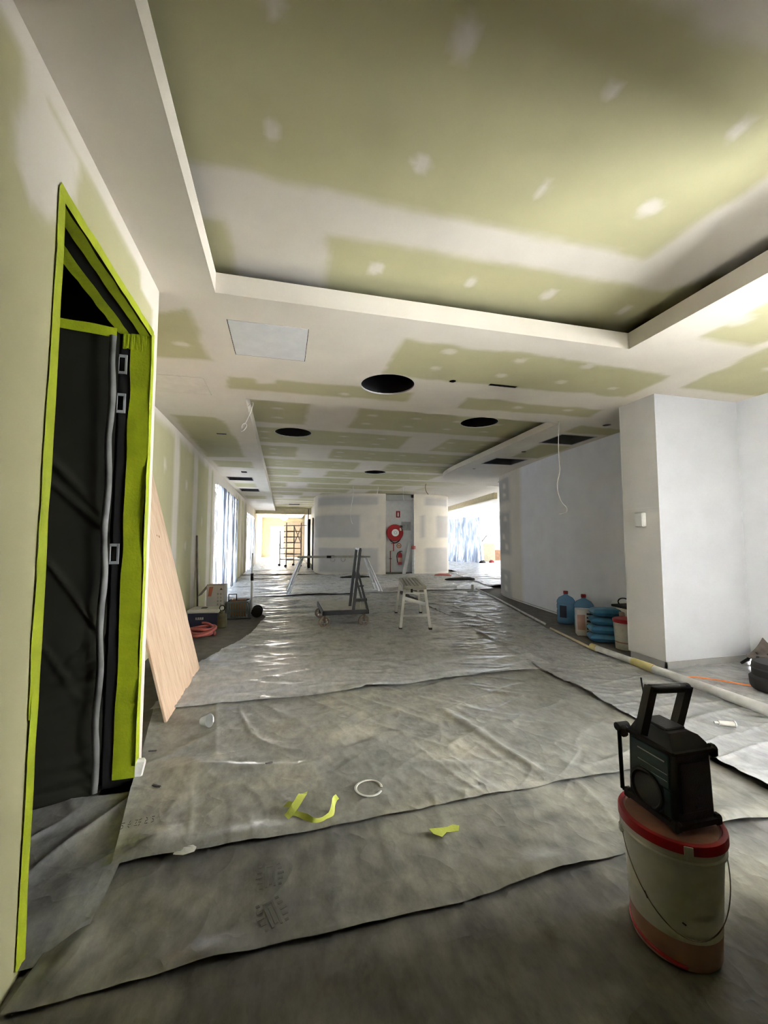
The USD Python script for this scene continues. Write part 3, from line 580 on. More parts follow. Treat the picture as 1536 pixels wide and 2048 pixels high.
# ---- far right room and the corridor end
we = thing('wall_far', 'far end walls of the corridor and of the bright room on the right', kind='structure')
wall(we, 'wall_sheet', (6.5, 23), (13.2, 23), [(.3, 6.4, .25, 2.7)], .2, ZS, .4, lambda s, z: np.tile(WHITE, (len(s), 1)))
wall(we, 'wall_sheet', (13.2, 23), (13.2, 9.5), [(.4, 6.2, .1, 2.7), (11.6, 12.6, .1, 2.7)], .2, ZS, .4, lambda s, z: np.tile(WHITE, (len(s), 1)))
wall(we, 'wall_sheet', (13.2, 9.5), (6.3, 9.42), (), .2, ZS, .4, lambda s, z: np.tile(WHITE, (len(s), 1)))
wall(we, 'wall_sheet', (XL, 29.2), (1.5, 29.2), [(.55, 1.45, .03, 2.2)], .2, ZS, .2, lambda s, z: np.tile(np.array([.62, .56, .40]), (len(s), 1)))
wall(we, 'wall_sheet', (1.45, 29.2), (1.45, 18.2), (), .15, ZS, .4, lambda s, z: np.tile(WHITE, (len(s), 1)))
put('end_panel', cat_([bx(.12, .72, 29.14, 29.16, .02, 2.5), bx(.74, 1.42, 29.14, 29.16, .02, 1.35), bx(.74, 1.42, 29.14, 29.16, 1.37, 2.5)]), 'card', we)
put('far_beam', bar((6.75, 12.0, 2.72), (8.3, 22.8, 2.72), .12, .20), 'pale_board', we)
put('corridor_beam', bx(XL + .01, 1.44, 22.0, 22.25, 2.62, 2.95), 'pale_board', we)
d2 = thing('door_2', 'dark door edge standing open at the corridor corner', kind='structure')
put('door_leaf', bx(1.05, 1.13, 17.6, 18.4, .03, 2.15), 'darkvoid', d2); put('door_frame', cat_([bx(1.20, 1.26, 17.4, 17.5, 0, 2.2), bx(1.00, 1.03, 17.2, 17.25, 0, 2.55)]), 'dark_paint', d2)
lampt = thing('ceiling_light', 'glowing warm lamp on the corridor ceiling', 'lamp', (.05, 24.5, 2.55))
put('lamp_base', lathe([(.001, .20), (.16, .20), (.16, .06), (.001, .06)], 24), 'white_metal', lampt); put('lamp_globe', lathe([(.15, .06), (.20, 0), (.19, -.08), (.11, -.14), (.001, -.16)], 24), 'lamp_glow', lampt, smooth=True)

# ---------------------------------------------------------------- floor covering: grey plastic sheets, wrinkled
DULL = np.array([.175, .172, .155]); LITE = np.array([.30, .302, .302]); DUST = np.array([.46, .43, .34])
def crease(x, y, ang, sx, sy, seed, p=5, warp=.25):
    c, s = np.cos(np.radians(ang)), np.sin(np.radians(ang)); a, b = x * c + y * s, -x * s + y * c
    w = nz(a, b, 1.3, seed + 50) - .5; w2 = nz(a, b, 3.1, seed + 60) - .5
    n = meshkit.noise(np.stack([a * sx + w2 * .3, b * sy + w * warp * sy + w2 * .08 * sy, np.full_like(a, seed * .77)], -1), seed)
    return (1 - np.abs(2 * n - 1)) ** p
def soft(x, y, s, seed): return nz(x, y, s, seed) - .5
FIX = lambda xs, ys: (lambda t: np.interp(t, xs, ys))
def drop_sheet(label, xl, xr, ylo, yhi, y0, y1, nx, ny, base, wr, col=DULL, lift=.010, bumps=(), ridges=(), dust=(), damp=.0, edges='nl', lv=.3, name='drop_sheet'):
    u = np.linspace(0, 1, nx); v = np.linspace(0, 1, ny); U, V = np.meshgrid(u, v, indexing='ij')
    yv = y0 + (y1 - y0) * V; x = xl(yv) + (xr(yv) - xl(yv)) * U
    wob = .018 * (nz(x, x * 0, 4, 11) - .5) + .008 * (nz(x, x * 0, 17, 12) - .5)
    y = (ylo(x) + wob) * (1 - V) + yhi(x) * V
    dn, dl, dr, dh = y - ylo(x), (x - xl(yv)), (xr(yv) - x), yhi(x) - y
    amp = sstep(0, .03, dn + .02) * np.where(damp > 0, sstep(0, damp + 1e-6, dh), 1.0)
    h = wr(x, y) * (.25 + .75 * amp)
    e = lambda d, k: np.exp(-np.maximum(d, 0) / k)
    if 'n' in edges: h = h + lift * e(dn, .05) * (.25 + 1.3 * nz(x, y * 0, 3.2, 21) ** 1.5)
    if 'l' in edges: h = h + lift * e(dl, .05) * (.2 + 1.0 * nz(y, x * 0, 4, 22))
    if 'r' in edges: h = h + lift * e(dr, .05) * (.2 + 1.0 * nz(y, x * 0, 4, 23))
    for bx_, by_, a, rx_, ry_ in bumps: h = h + a * np.exp(-((x - bx_) / rx_) ** 2 - ((y - by_) / ry_) ** 2)
    for (ax, ay), (bx_, by_), a, w in ridges:
        q = np.array([bx_ - ax, by_ - ay]); t = np.clip(((x - ax) * q[0] + (y - ay) * q[1]) / (q @ q), 0, 1)
        d = np.hypot(x - ax - t * q[0], y - ay - t * q[1]) + .03 * soft(x, y, 6, 31)
        h = h + a * np.exp(-(d / w) ** 2) * np.sin(np.pi * np.clip(t * .9 + .05, 0, 1)) ** .6
    P = np.stack([x, y, base + np.maximum(h, -.003)], -1)
    dm = .55 * sstep(.52, .80, nz(x, y, 1.7, 41) * .6 + nz(x, y, 6, 42) * .3 + nz(x, y, 18, 43) * .25) * lv / .3
    for cx, cy, rx_, ry_, a in dust: dm = np.maximum(dm, a * np.exp(-((x - cx) / rx_) ** 2 - ((y - cy) / ry_) ** 2) * (.35 + 1.1 * nz(x, y, 11, 44)))
    dm = np.clip(dm, 0, 1); c = mixc(col, DUST, dm.ravel())
    v_, f_ = grid_mesh(P)
    return put(name, (v_, f_), 'sheet', None, smooth=True, col=c, label=label, cat='drop sheet')
K = lambda c: (lambda t: np.full_like(t, float(c)))
wrA = lambda x, y: .004 * soft(x, y, 3, 1) + .003 * crease(x, y, 80, 1.2, 6, 2, 6) + .0015 * soft(x, y, 14, 3)
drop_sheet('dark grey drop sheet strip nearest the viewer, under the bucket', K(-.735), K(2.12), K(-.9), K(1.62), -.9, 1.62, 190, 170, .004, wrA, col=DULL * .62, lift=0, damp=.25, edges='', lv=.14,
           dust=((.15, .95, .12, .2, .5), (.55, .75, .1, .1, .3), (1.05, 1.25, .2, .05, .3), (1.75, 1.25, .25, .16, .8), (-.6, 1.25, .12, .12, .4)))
wrB = lambda x, y: .004 * soft(x, y, 3, 4) + .004 * crease(x, y, 75, 1.5, 7, 5, 5) + .0015 * soft(x, y, 16, 6)
drop_sheet('second drop sheet strip from the viewer, with a raised near edge and boot prints', FIX([1.4, 1.9, 2.3], [-.72, -.66, -.66]), K(2.44), FIX([-.7, 0, .61, 1.35, 1.9, 2.4], [1.39, 1.42, 1.41, 1.46, 1.49, 1.47]), K(2.12), 1.41, 2.12, 230, 75, .012, wrB, col=DULL * .85,
           lift=.011, bumps=((1.02, 1.47, .030, .22, .07), (-.22, 1.44, .016, .10, .05), (-.62, 1.55, .02, .06, .1), (2.0, 1.53, .03, .14, .06)), damp=.15, lv=.2,
           dust=((-.62, 1.7, .1, .12, .5), (1.75, 1.55, .3, .1, .7), (2.1, 1.75, .2, .12, .45), (-.2, 1.6, .12, .1, .2)))
wrC = lambda x, y: .006 * soft(x, y, 2.2, 7) + .006 * crease(x, y, 60 - 40 * np.clip(x, -1, 1), 1.1, 5, 8, 6) + .004 * crease(x, y, 100, 1.3, 8, 9, 5) * sstep(2.9, 2.1, y) + .006 * crease(x, y, -35, .8, 5, 10, 6) * sstep(.6, 1.6, x) + .002 * soft(x, y, 15, 10) + .0014 * soft(x, y, 34, 12) + .003 * crease(x, y, 30, 2.5, 9, 75, 8) + .003 * crease(x, y, -60, 2.5, 9, 76, 8)
drop_sheet('wide dusty grey drop sheet in the middle of the foreground, under the scraps of tape', FIX([1.9, 2.4, 2.7, 3.6], [-.63, -.73, -.78, -.95]), K(2.62), FIX([-.7, -.6, .31, 1.47, 2.6], [1.86, 1.87, 1.89, 1.94, 1.93]), K(3.62), 1.88, 3.62, 330, 190, .020, wrC, col=DULL * 1.35,
           lift=.011, bumps=((-.50, 1.97, .022, .10, .08), (-.15, 1.93, .014, .25, .05), (.95, 1.95, .014, .18, .06), (.35, 3.05, .012, .5, .12), (-.45, 2.55, .02, .2, .12)), damp=.14,
           ridges=(((1.18, 2.95), (1.40, 2.02), .016, .035), ((.6, 2.32), (1.3, 2.15), .009, .03), ((-.55, 2.55), (.2, 2.42), .012, .03), ((.1, 2.42), (.9, 2.75), .006, .03), ((1.7, 3.2), (2.4, 2.7), .012, .04), ((-.3, 3.1), (-.75, 2.6), .010, .03)),
           dust=((1.05, 2.38, .22, .16, .95), (.42, 2.75, .28, .14, .85), (-.5, 2.35, .18, .16, .7), (.0, 2.9, .4, .2, .35), (1.4, 3.1, .5, .2, .35), (-.45, 2.05, .16, .1, .5), (.8, 2.1, .3, .1, .2)))
wrD = lambda x, y: .010 * crease(x, y, 5, 1.3, 8, 71, 8) + .009 * crease(x, y, -25, 1.5, 8, 72, 9) + .012 * soft(x, y, 1.6, 13) + .010 * crease(x, y, -8, .7, 3.4, 14, 7) + .007 * crease(x, y, 12, .9, 5.5, 15, 6) + .009 * crease(x, y, -48, .6, 2.6, 16, 8) * sstep(.4, 1.6, x) + .003 * soft(x, y, 11, 17)
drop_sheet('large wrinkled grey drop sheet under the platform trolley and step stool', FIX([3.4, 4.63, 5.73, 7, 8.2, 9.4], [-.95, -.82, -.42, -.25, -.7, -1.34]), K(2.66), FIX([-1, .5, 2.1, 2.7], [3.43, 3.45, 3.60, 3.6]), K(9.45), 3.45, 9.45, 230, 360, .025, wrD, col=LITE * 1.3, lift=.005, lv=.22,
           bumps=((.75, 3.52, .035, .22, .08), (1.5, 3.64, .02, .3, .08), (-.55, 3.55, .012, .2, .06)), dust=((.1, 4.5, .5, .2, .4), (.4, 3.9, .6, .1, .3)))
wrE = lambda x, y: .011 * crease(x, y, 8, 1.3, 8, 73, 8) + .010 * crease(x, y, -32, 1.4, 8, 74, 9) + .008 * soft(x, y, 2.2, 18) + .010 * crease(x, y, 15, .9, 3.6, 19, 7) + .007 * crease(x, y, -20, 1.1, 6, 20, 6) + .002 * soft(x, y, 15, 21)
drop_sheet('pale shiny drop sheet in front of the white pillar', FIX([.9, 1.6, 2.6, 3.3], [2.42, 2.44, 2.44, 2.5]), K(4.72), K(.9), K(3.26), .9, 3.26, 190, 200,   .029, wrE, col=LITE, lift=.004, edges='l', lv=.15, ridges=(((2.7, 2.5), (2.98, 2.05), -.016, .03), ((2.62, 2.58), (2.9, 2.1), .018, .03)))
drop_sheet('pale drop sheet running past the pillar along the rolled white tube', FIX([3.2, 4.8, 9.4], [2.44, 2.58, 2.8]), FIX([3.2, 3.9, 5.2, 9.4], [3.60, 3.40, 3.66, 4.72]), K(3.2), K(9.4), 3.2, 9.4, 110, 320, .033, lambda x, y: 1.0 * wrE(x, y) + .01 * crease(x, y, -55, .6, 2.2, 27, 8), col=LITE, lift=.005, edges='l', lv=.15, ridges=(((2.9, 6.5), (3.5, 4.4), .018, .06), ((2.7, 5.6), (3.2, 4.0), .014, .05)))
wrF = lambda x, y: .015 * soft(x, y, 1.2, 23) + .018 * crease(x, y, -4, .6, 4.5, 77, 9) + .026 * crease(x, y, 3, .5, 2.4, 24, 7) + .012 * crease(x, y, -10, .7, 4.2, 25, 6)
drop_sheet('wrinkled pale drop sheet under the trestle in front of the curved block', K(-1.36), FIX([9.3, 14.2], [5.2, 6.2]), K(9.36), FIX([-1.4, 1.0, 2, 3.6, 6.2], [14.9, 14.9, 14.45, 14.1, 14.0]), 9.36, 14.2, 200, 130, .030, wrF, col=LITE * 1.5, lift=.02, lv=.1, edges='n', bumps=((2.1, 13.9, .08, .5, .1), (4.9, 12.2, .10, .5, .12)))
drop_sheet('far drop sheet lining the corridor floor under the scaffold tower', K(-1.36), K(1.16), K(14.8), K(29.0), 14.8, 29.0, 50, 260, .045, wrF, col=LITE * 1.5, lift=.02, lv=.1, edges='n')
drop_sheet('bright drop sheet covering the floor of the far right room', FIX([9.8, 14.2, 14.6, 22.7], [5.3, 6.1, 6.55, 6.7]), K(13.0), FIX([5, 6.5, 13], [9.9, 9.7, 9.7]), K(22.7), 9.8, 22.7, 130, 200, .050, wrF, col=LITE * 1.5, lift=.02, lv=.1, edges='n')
wrG = lambda x, y: .016 * crease(x, y, 30, 2, 6, 33, 5) + .012 * soft(x, y, 3, 26) + .018 * crease(x, y, 70, 1.2, 4.5, 28, 5) + .004 * soft(x, y, 14, 29)
drop_sheet('crumpled grey sheet bunched into the doorway', K(-1.7), K(-.60), K(1.52), K(2.42), 1.52, 2.42, 110, 90, .006, wrG, col=LITE * .8, lift=.0, edges='', bumps=((-.72, 1.75, .02, .12, .16),), lv=.2, dust=((-.75, 2.1, .1, .2, .5),))
# boot prints: dry compound pressed on the second strip
def boot(px, py, rz, mt):
    x, y, _ = atz(px, py, .02); ms = []
    for k in range(5): ms.append(bx(-.052 + .006 * abs(k - 2), -.028, -.05 + k * .025, -.04 + k * .025, 0, .0012)); ms.append(bx(.028, .052 - .006 * abs(k - 2), -.05 + k * .025, -.04 + k * .025, 0, .0012))
    ms += [bx(-.018, -.011, -.05, .045, 0, .0012), bx(.011, .018, -.05, .045, 0, .0012), bx(-.018, .018, .045, .053, 0, .0012), bx(-.005, .005, -.04, .03, 0, .0012)]
    t = put('boot_print', moved(cat_(ms), (x, y, .0195), rz=rz), mt, None, label=('upper boot print pressed into the second drop sheet strip', 'lower boot print nearer the viewer on the second drop sheet strip')[py > 1800], cat='boot print')
boot(540, 1752, 4, 'dust_dark'); boot(545, 1828, 20, 'dust_dark')

x, y, _ = atz(276, 1650, .03); ms = [moved(bx(-.006, .006, -.0015, .0015, 0, .001), (-.06 + .022 * k + .004 * (k % 3), .02 - .018 * r_, 0), rz=40 * ((k * 7 + r_ * 3) % 5)) for r_ in range(3) for k in range(6)]
stamp = thing('stamped_mark', 'faint stamped lettering, too worn to read, on the sheet corner by the doorway', 'printed mark', (x, y, .040), 8)
putn('stamp_stroke', ms, 'dust_dark', stamp)

# ---------------------------------------------------------------- plywood board leaning on the left wall
t = thing('plywood_board', 'pale plywood sheet leaning against the left wall beyond the doorway', 'plywood', (-.775, 3.80, .006))
b = bx(-.009, .009, -.59, .59, 0, 2.40, .002); put('board', moved(b, (0, 0, .005), ry=-14.2), 'ply', t)
putn('knot', (lambda L: [moved(m, (0, 0, .005), ry=-14.2) for m in L])(([moved(lathe([(.001, .0005), (.012, .0005), (.012, -.001)], 12), (.010, .30, 1.35), ry=90), moved(lathe([(.001, .0005), (.008, .0005), (.008, -.001)], 12), (.010, .24, 1.36), ry=90)])), 'brown_board', t)

# ---------------------------------------------------------------- bucket and radio
BX, BY, BH = 1.265, 1.145, .385
t = thing('bucket', 'large pale plaster bucket with a red lid rim standing right of the foreground', 'bucket', (BX, BY, .008))
put('bucket_body', lathe([(.1265, .085), (.1285, .13), (.139, .315), (.147, .318), (.147, .325), (.141, .328), (.143, .352), (.135, .352), (.12, .09)], 64), 'bucket_white', t, smooth=40)
put('base_band', lathe([(.001, 0), (.118, 0), (.122, .004), (.1265, .085), (.12, .085), (.11, .01), (.001, .01)], 64), 'bucket_pink', t, smooth=40)
arc = np.linspace(2.0, 4.1, 24); put('red_stain', tube(np.c_[.1225 * np.cos(arc), .1225 * np.sin(arc), .012 + .02 * np.linspace(1, 0, 24)], .006, 6), 'bucket_red', t, smooth=True)
lid = put('lid', lathe([(.001, .370), (.128, .370), (.132, .374), (.1325, .37), (.001, .365)], 64), 'lid_dusty', t, smooth=40)
put('lid_rim', lathe([(.132, .372), (.134, .378), (.1485, .378), (.151, .374), (.151, .352), (.1465, .350), (.144, .36), (.132, .365)], 64), 'bucket_red', t, smooth=40)
put('lid_chip', bx(-.012, .012, -.1535, -.149, .352, .377, .001).apply_transform(trimesh.transformations.rotation_matrix(-.55, [0, 0, 1])), 'bucket_white', t)
ang = np.radians(np.linspace(150, 330, 40)); sag = np.sin(np.linspace(0, np.pi, 40))
put('wire_handle', tube(np.c_[(.146 + .004 * sag) * np.cos(ang), (.146 + .004 * sag) * np.sin(ang), .315 - .20 * sag ** 1.1], .0016, 6), 'steel_brown', t, smooth=True)
for a_ in (150, 330): put('handle_ear', moved(lathe([(.001, .012), (.013, .012), (.016, 0), (.001, 0)], 16), (.140 * math.cos(math.radians(a_)), .140 * math.sin(math.radians(a_)), .312), ry=90, rz=0) if False else bx(-.012, .012, -.006, .006, -.014, .014, .004).apply_transform(trimesh.transformations.rotation_matrix(math.radians(a_ + 90), [0, 0, 1])).apply_translation([.146 * math.cos(math.radians(a_)), .146 * math.sin(math.radians(a_)), .312]), 'bucket_white', t)
putn('scuff_mark', ([bar((-.145, -.030, .19), (-.1443, -.040, .175), .0015, .004), bar((-.09, -.1075, .15), (-.083, -.1135, .145), .0015, .004)]), 'print_dark', t)

RX, RY, RZ = 1.285, 1.160, .3865
t = thing('radio', 'rugged black and teal jobsite radio with a carry handle on the bucket lid', 'radio', (RX, RY, RZ))
def hull(P): return trimesh.Trimesh(np.array(P, float)).convex_hull
x0, x1, y0, y1 = -.078, .082, -.090, .092
def frust(a, b, c, d, z0, e, f, g, h, z1, r=.008):
    P = []
    for (xa, xb, ya, yb, z) in ((a, b, c, d, z0), (e, f, g, h, z1)):
        for k in range(6):
            q = np.pi / 2 * k / 5
            for sx, cx in ((1, xb - r), (-1, xa + r)):
                for sy, cy in ((1, yb - r), (-1, ya + r)): P.append([cx + sx * r * math.cos(q), cy + sy * r * math.sin(q), z])
    return hull(P)
put('body', frust(x0, x1, y0, y1, .018, x0 + .003, x1 - .006, y0 + .003, y1 - .003, .232, .012), 'black_plastic', t, smooth=35)
put('roof', hull([[x, y, z] for x, y, z in ((x0 + .002, y0 + .004, .232), (x0 + .002, y1 - .004, .232), (x1 - .008, y0 + .004, .232), (x1 - .008, y1 - .004, .232), (x1 - .012, y0 + .012, .250), (x1 - .012, y1 - .012, .250), (x1 - .032, y0 + .022, .272), (x1 - .032, y1 - .022, .272), (x1 - .058, y0 + .030, .283), (x1 - .058, y1 - .030, .283), (x0 + .018, y0 + .030, .283), (x0 + .018, y1 - .030, .283))]), 'dark_paint', t)
put('shoulder_rim', cat_([bar((x0 - .002, y0 - .002, .234), (x1 - .004, y0 - .002, .234), .012, .010), bar((x0 - .002, y1, .234), (x1 - .004, y1, .234), .012, .010), bar((x0 - .002, y0, .234), (x0 - .002, y1, .234), .012, .010), bar((x1 - .004, y0, .234), (x1 - .004, y1, .234), .012, .010)]), 'black_rubber', t)
put('top_plate', bx(x0 + .026, x1 - .055, y0 + .045, y1 - .04, .282, .290, .003), 'black_plastic', t)
put('front_panel', bx(x0 - .004, x0 + .004, y0 + .016, y1 - .018, .115, .222, .003), 'teal_plastic', t)
put('front_panel', bx(x0 - .003, x0 + .004, y0 + .012, y0 + .04, .03, .115, .003), 'teal_plastic', t)
putn('display_strip', ([bx(x0 - .0055, x0 - .003, y0 + .03, y1 - .05, .196, .200), bx(x0 - .0055, x0 - .003, y0 + .022, y1 - .05, .160, .1625), bx(x0 - .0055, x0 - .003, y0 + .022, y1 - .06, .139, .141)]), 'grey_print', t)
spk = put('speaker', moved(lathe([(.001, .004), (.050, .004), (.056, .010), (.062, .008), (.062, 0), (.001, 0)], 36), (x0, .012, .075), ry=-90), 'black_plastic', t, smooth=40)
put('speaker_ring', moved(lathe([(.063, .0), (.066, .006), (.068, .0)], 36), (x0, .012, .075), ry=-90), 'teal_plastic', spk, smooth=True)
put('side_panel', bx(x0 + .02, x1 - .02, y0 - .004, y0 + .004, .05, .205, .003), 'black_plastic', t)
putn('latch', ([bx(-.004, .022, y0 - .008, y0 - .002, .062, .072, .002), bx(.0, .018, y0 - .007, y0 - .002, .092, .097, .001)]), 'dark_paint', t)
for cx, cy in ((x0, y0), (x1, y0), (x0, y1), (x1, y1)):
    put('foot_bumper', bx(cx - .014, cx + .014, cy - .014, cy + .014, 0, .034, .008), 'black_rubber', t)
for cx, cy in ((x1 + .004, y0 + .006), (x1 + .004, y1), (x0 - .004, y1 + .008)):
    put('corner_bumper', bx(cx - .018, cx + .014, cy - .016, cy + .016, .205, .246, .010), 'black_rubber', t)
put('base_rail', cat_([bar((x0, y0 - .006, .018), (x1, y0 - .006, .018), .014, .016), bar((x0 - .006, y0, .018), (x0 - .006, y1, .018), .014, .016)]), 'black_rubber', t)
put('roll_bar', cat_([cyl((x0 - .012, y1 + .014, .025), (x0 - .016, y1 + .016, .225), .007, 12), cyl((x0 - .012, y1 + .014, .025), (x0, y1, .025), .007), cyl((x0 - .026, y1 + .016, .238), (x0 + .02, y1 + .016, .238), .014, 16)]), 'black_rubber', t, smooth=40)
hp = [aty(px, py, RY) - np.array([RX, RY, RZ]) for px, py in ((1281, 1452), (1301, 1378), (1372, 1375), (1351, 1452))]
hp[0][2] = hp[3][2] = .262
put('handle_leg', bar(hp[0], hp[1] + (hp[1] - hp[0]) * .06, .030, .026, up=(0, 1, 0)), 'black_plastic', t); put('handle_leg', bar(hp[3], hp[2] + (hp[2] - hp[3]) * .06, .030, .026, up=(0, 1, 0)), 'black_plastic', t)
put('handle_grip', tube([hp[1] - [.004, 0, 0], (hp[1] + hp[2]) / 2, hp[2] + [.006, 0, 0]], .0155, 14), 'black_plastic', t, smooth=40)
put('antenna', tube([(-.005, .07, .285), (-.012, .085, .41)], .0032, 8), 'black_plastic', t)

# ---------------------------------------------------------------- scraps on the foreground sheets
def ribbon(pts, w, tilt, mt, name, label, cat, parent=None, seed=0):
    p = spline(pts, 70); tg = np.gradient(p, axis=0); tg /= np.linalg.norm(tg, axis=1, keepdims=True)
    s = np.linspace(0, 1, 70); ti = np.interp(s, np.linspace(0, 1, len(tilt)), tilt); sd = np.c_[-tg[:, 1], tg[:, 0], 0 * s]; sd /= np.linalg.norm(sd, axis=1, keepdims=True) + 1e-9
    ac = sd * np.cos(ti)[:, None] + np.array([0, 0, 1.0]) * np.sin(ti)[:, None]
    P = np.stack([p + ac * (k - .5) * w + np.array([0, 0, 1]) * (abs(.5 * w) * np.abs(np.sin(ti)) + .002)[:, None] for k in np.linspace(0, 1, 5)], 1)
    return put(name, grid_mesh(P), mt, parent, smooth=True, label=label, cat=cat)
G = lambda px, py, z=.026: atz(px, py, z)
tp = thing('tape_scrap', 'curled strip of peeled yellow-green tape lying on the middle drop sheet', 'tape', (*G(620, 1625)[:2], .028)); O = np.array([*G(620, 1625)[:2], .028])
ribbon([G(585, 1628) - O, G(600, 1632) - O, G(613, 1640) - O, G(632, 1647) - O, G(650, 1640) - O, G(664, 1628) - O, G(668, 1616) - O + [0, 0, .02], G(675, 1609) - O + [0, 0, .03]], .026, [.2, .3, .9, .6, .3, .5, 1.0, .4], 'tape_scrap', 'tape_strip', None, None, tp)
ribbon([G(572, 1636) - O, G(585, 1628) - O + [0, 0, .01], G(597, 1617) - O + [0, 0, .03], G(604, 1607) - O + [0, 0, .035], G(608, 1596) - O + [0, 0, .015]], .036, [.1, .5, .3, .2, -.4], 'tape_scrap', 'tape_strip', None, None, tp)
ribbon([G(571, 1612) - O, G(582, 1619) - O + [0, 0, .015], G(595, 1623) - O + [0, 0, .01]], .03, [.5, .3, .1], 'tape_scrap', 'tape_strip', None, None, tp)
o = atz(888, 1667, .012); pp = [atz(*q, .016) for q in ((858, 1664), (868, 1674), (884, 1680), (893, 1670), (917, 1668), (918, 1657), (905, 1655), (895, 1660), (878, 1662))]
m = prism(Polygon([(p[0], p[1]) for p in pp]).buffer(.001), .0015).subdivide().subdivide(); v = np.array(m.vertices); v[:, 2] += .0245 + .006 * nz(v[:, 0], v[:, 1], 22, 3); m.vertices = v
put('tape_patch', m, 'tape_scrap', None, smooth=30, label='flat torn patch of pale green tape on the second drop sheet strip', cat='tape')
cx, cy, _ = G(737, 1577, .03); a_ = np.linspace(.15, 2 * np.pi - .25, 60)
put('plastic_ring', moved(tube(np.c_[.066 * np.cos(a_ - .3), .066 * np.sin(a_ - .3), .004 * np.sin(a_ * 2)], .0075, 8).apply_scale([1, 1, .35]), (cx, cy, .033)), 'paper_white', None, smooth=True, label='open white plastic ring lying on the middle drop sheet', cat='ring')
cx, cy, _ = G(404, 1446, .05)
put('plastic_cup', moved(lathe([(.001, 0), (.026, 0), (.040, .06), (.043, .062), (.038, .06), (.024, .004), (.001, .004)], 28), (cx, cy, .062), rx=78, rz=60), 'clear_plastic', None, smooth=40, label='clear crushed plastic cup beside the foot of the plywood', cat='cup')
pp = [G(*q, .03) for q in ((346, 1714), (352, 1703), (372, 1700), (386, 1696), (393, 1700), (388, 1709), (366, 1716))]
m = prism(Polygon([(p[0], p[1]) for p in pp]), .002).subdivide(); v = np.array(m.vertices); v[:, 2] += .036 + .008 * nz(v[:, 0], v[:, 1], 25, 5); m.vertices = v
put('paper_scrap', m, 'paper_white', None, label='torn scrap of pale paper on the left edge of the middle sheet', cat='paper')
for q, lab in (((305, 1503, 12), 'dark curled chip on the dusty sheet near the taped door jamb, the upper one'), ((313, 1573, -20), 'dark curled chip on the dusty sheet just below the taped door jamb'), ((538, 1527, 25), 'dark sliver lying alone on the middle drop sheet')):
    x, y, _ = G(q[0], q[1], .03); put('chip', moved(bx(-.022, .022, -.006, .006, 0, .005, .002), (x, y, .032), rz=q[2], ry=8), 'print_dark', None, label=lab, cat='debris')

# ---------------------------------------------------------------- trolley
t = thing('platform_trolley', 'dark platform trolley with an A-shaped push handle and pale wheels', 'trolley', (.90, 6.30, .032))
X0, X1, Y0, Y1, DZ0, DZ1 = -.34, .33, -.44, .52, .185, .245
put('deck', bx(X0 + .02, X1 - .02, Y0 + .03, Y1 - .02, DZ1 - .02, DZ1 + .008, .003), 'alu_dull', t)
put('deck_frame', cat_([bx(X0, X1, Y0, Y0 + .03, DZ0, DZ1), bx(X0, X1, Y1 - .03, Y1, DZ0, DZ1), bx(X0, X0 + .03, Y0, Y1, DZ0, DZ1), bx(X1 - .03, X1, Y0, Y1, DZ0, DZ1)]), 'dark_paint', t)
for x in (X0 + .035, X1 - .06):
    for y in (Y0 + .08, Y1 - .1):
        w = put('wheel', moved(lathe([(.05, -.018), (.074, -.018), (.080, -.010), (.080, .010), (.074, .018), (.05, .018), (.05, -.018)], 28), (x, y, .080), rx=90), 'wheel_tan', t, smooth=40)
        put('hub', cat_([moved(lathe([(.001, -.02), (.020, -.02), (.020, .02), (.001, .02)], 16), (x, y, .08), rx=90), *[moved(bx(-.008, .008, -.009, .009, -.055, .055), (x, y, .08), ry=a) for a in (0, 60, 120)]]), 'alu_dull', w)
        put('caster_fork', cat_([bx(x - .015, x + .015, y - .034, y - .026, .075, DZ0), bx(x - .015, x + .015, y + .026, y + .034, .075, DZ0), bx(x - .04, x + .04, y - .04, y + .04, DZ0 - .008, DZ0)]), 'steel_brown', t)
for y in (Y0 + .02, Y0 + .34):
    put('handle_post', bar((.10, y, DZ1 - .03), (.20, y, 1.12), .028, .04), 'dark_paint', t); put('handle_brace', bar((.32, y, DZ1 - .03), (.165, y, .80), .022, .03), 'dark_paint', t)
put('handle_top', bar((.20, Y0 + .005, 1.12), (.20, Y0 + .355, 1.12), .03, .03), 'dark_paint', t)
putn('cross_rail', ([bx(.145, .255, Y0 + .01, Y0 + .03, .575, .595), bx(.13, .30, Y0 + .0, Y0 + .05, .365, .405)]), 'dark_paint', t)
put('drop_cloth', bx(.21, .29, Y0 + .06, Y0 + .10, DZ1 + .01, .36, .01), 'paper_white', t)

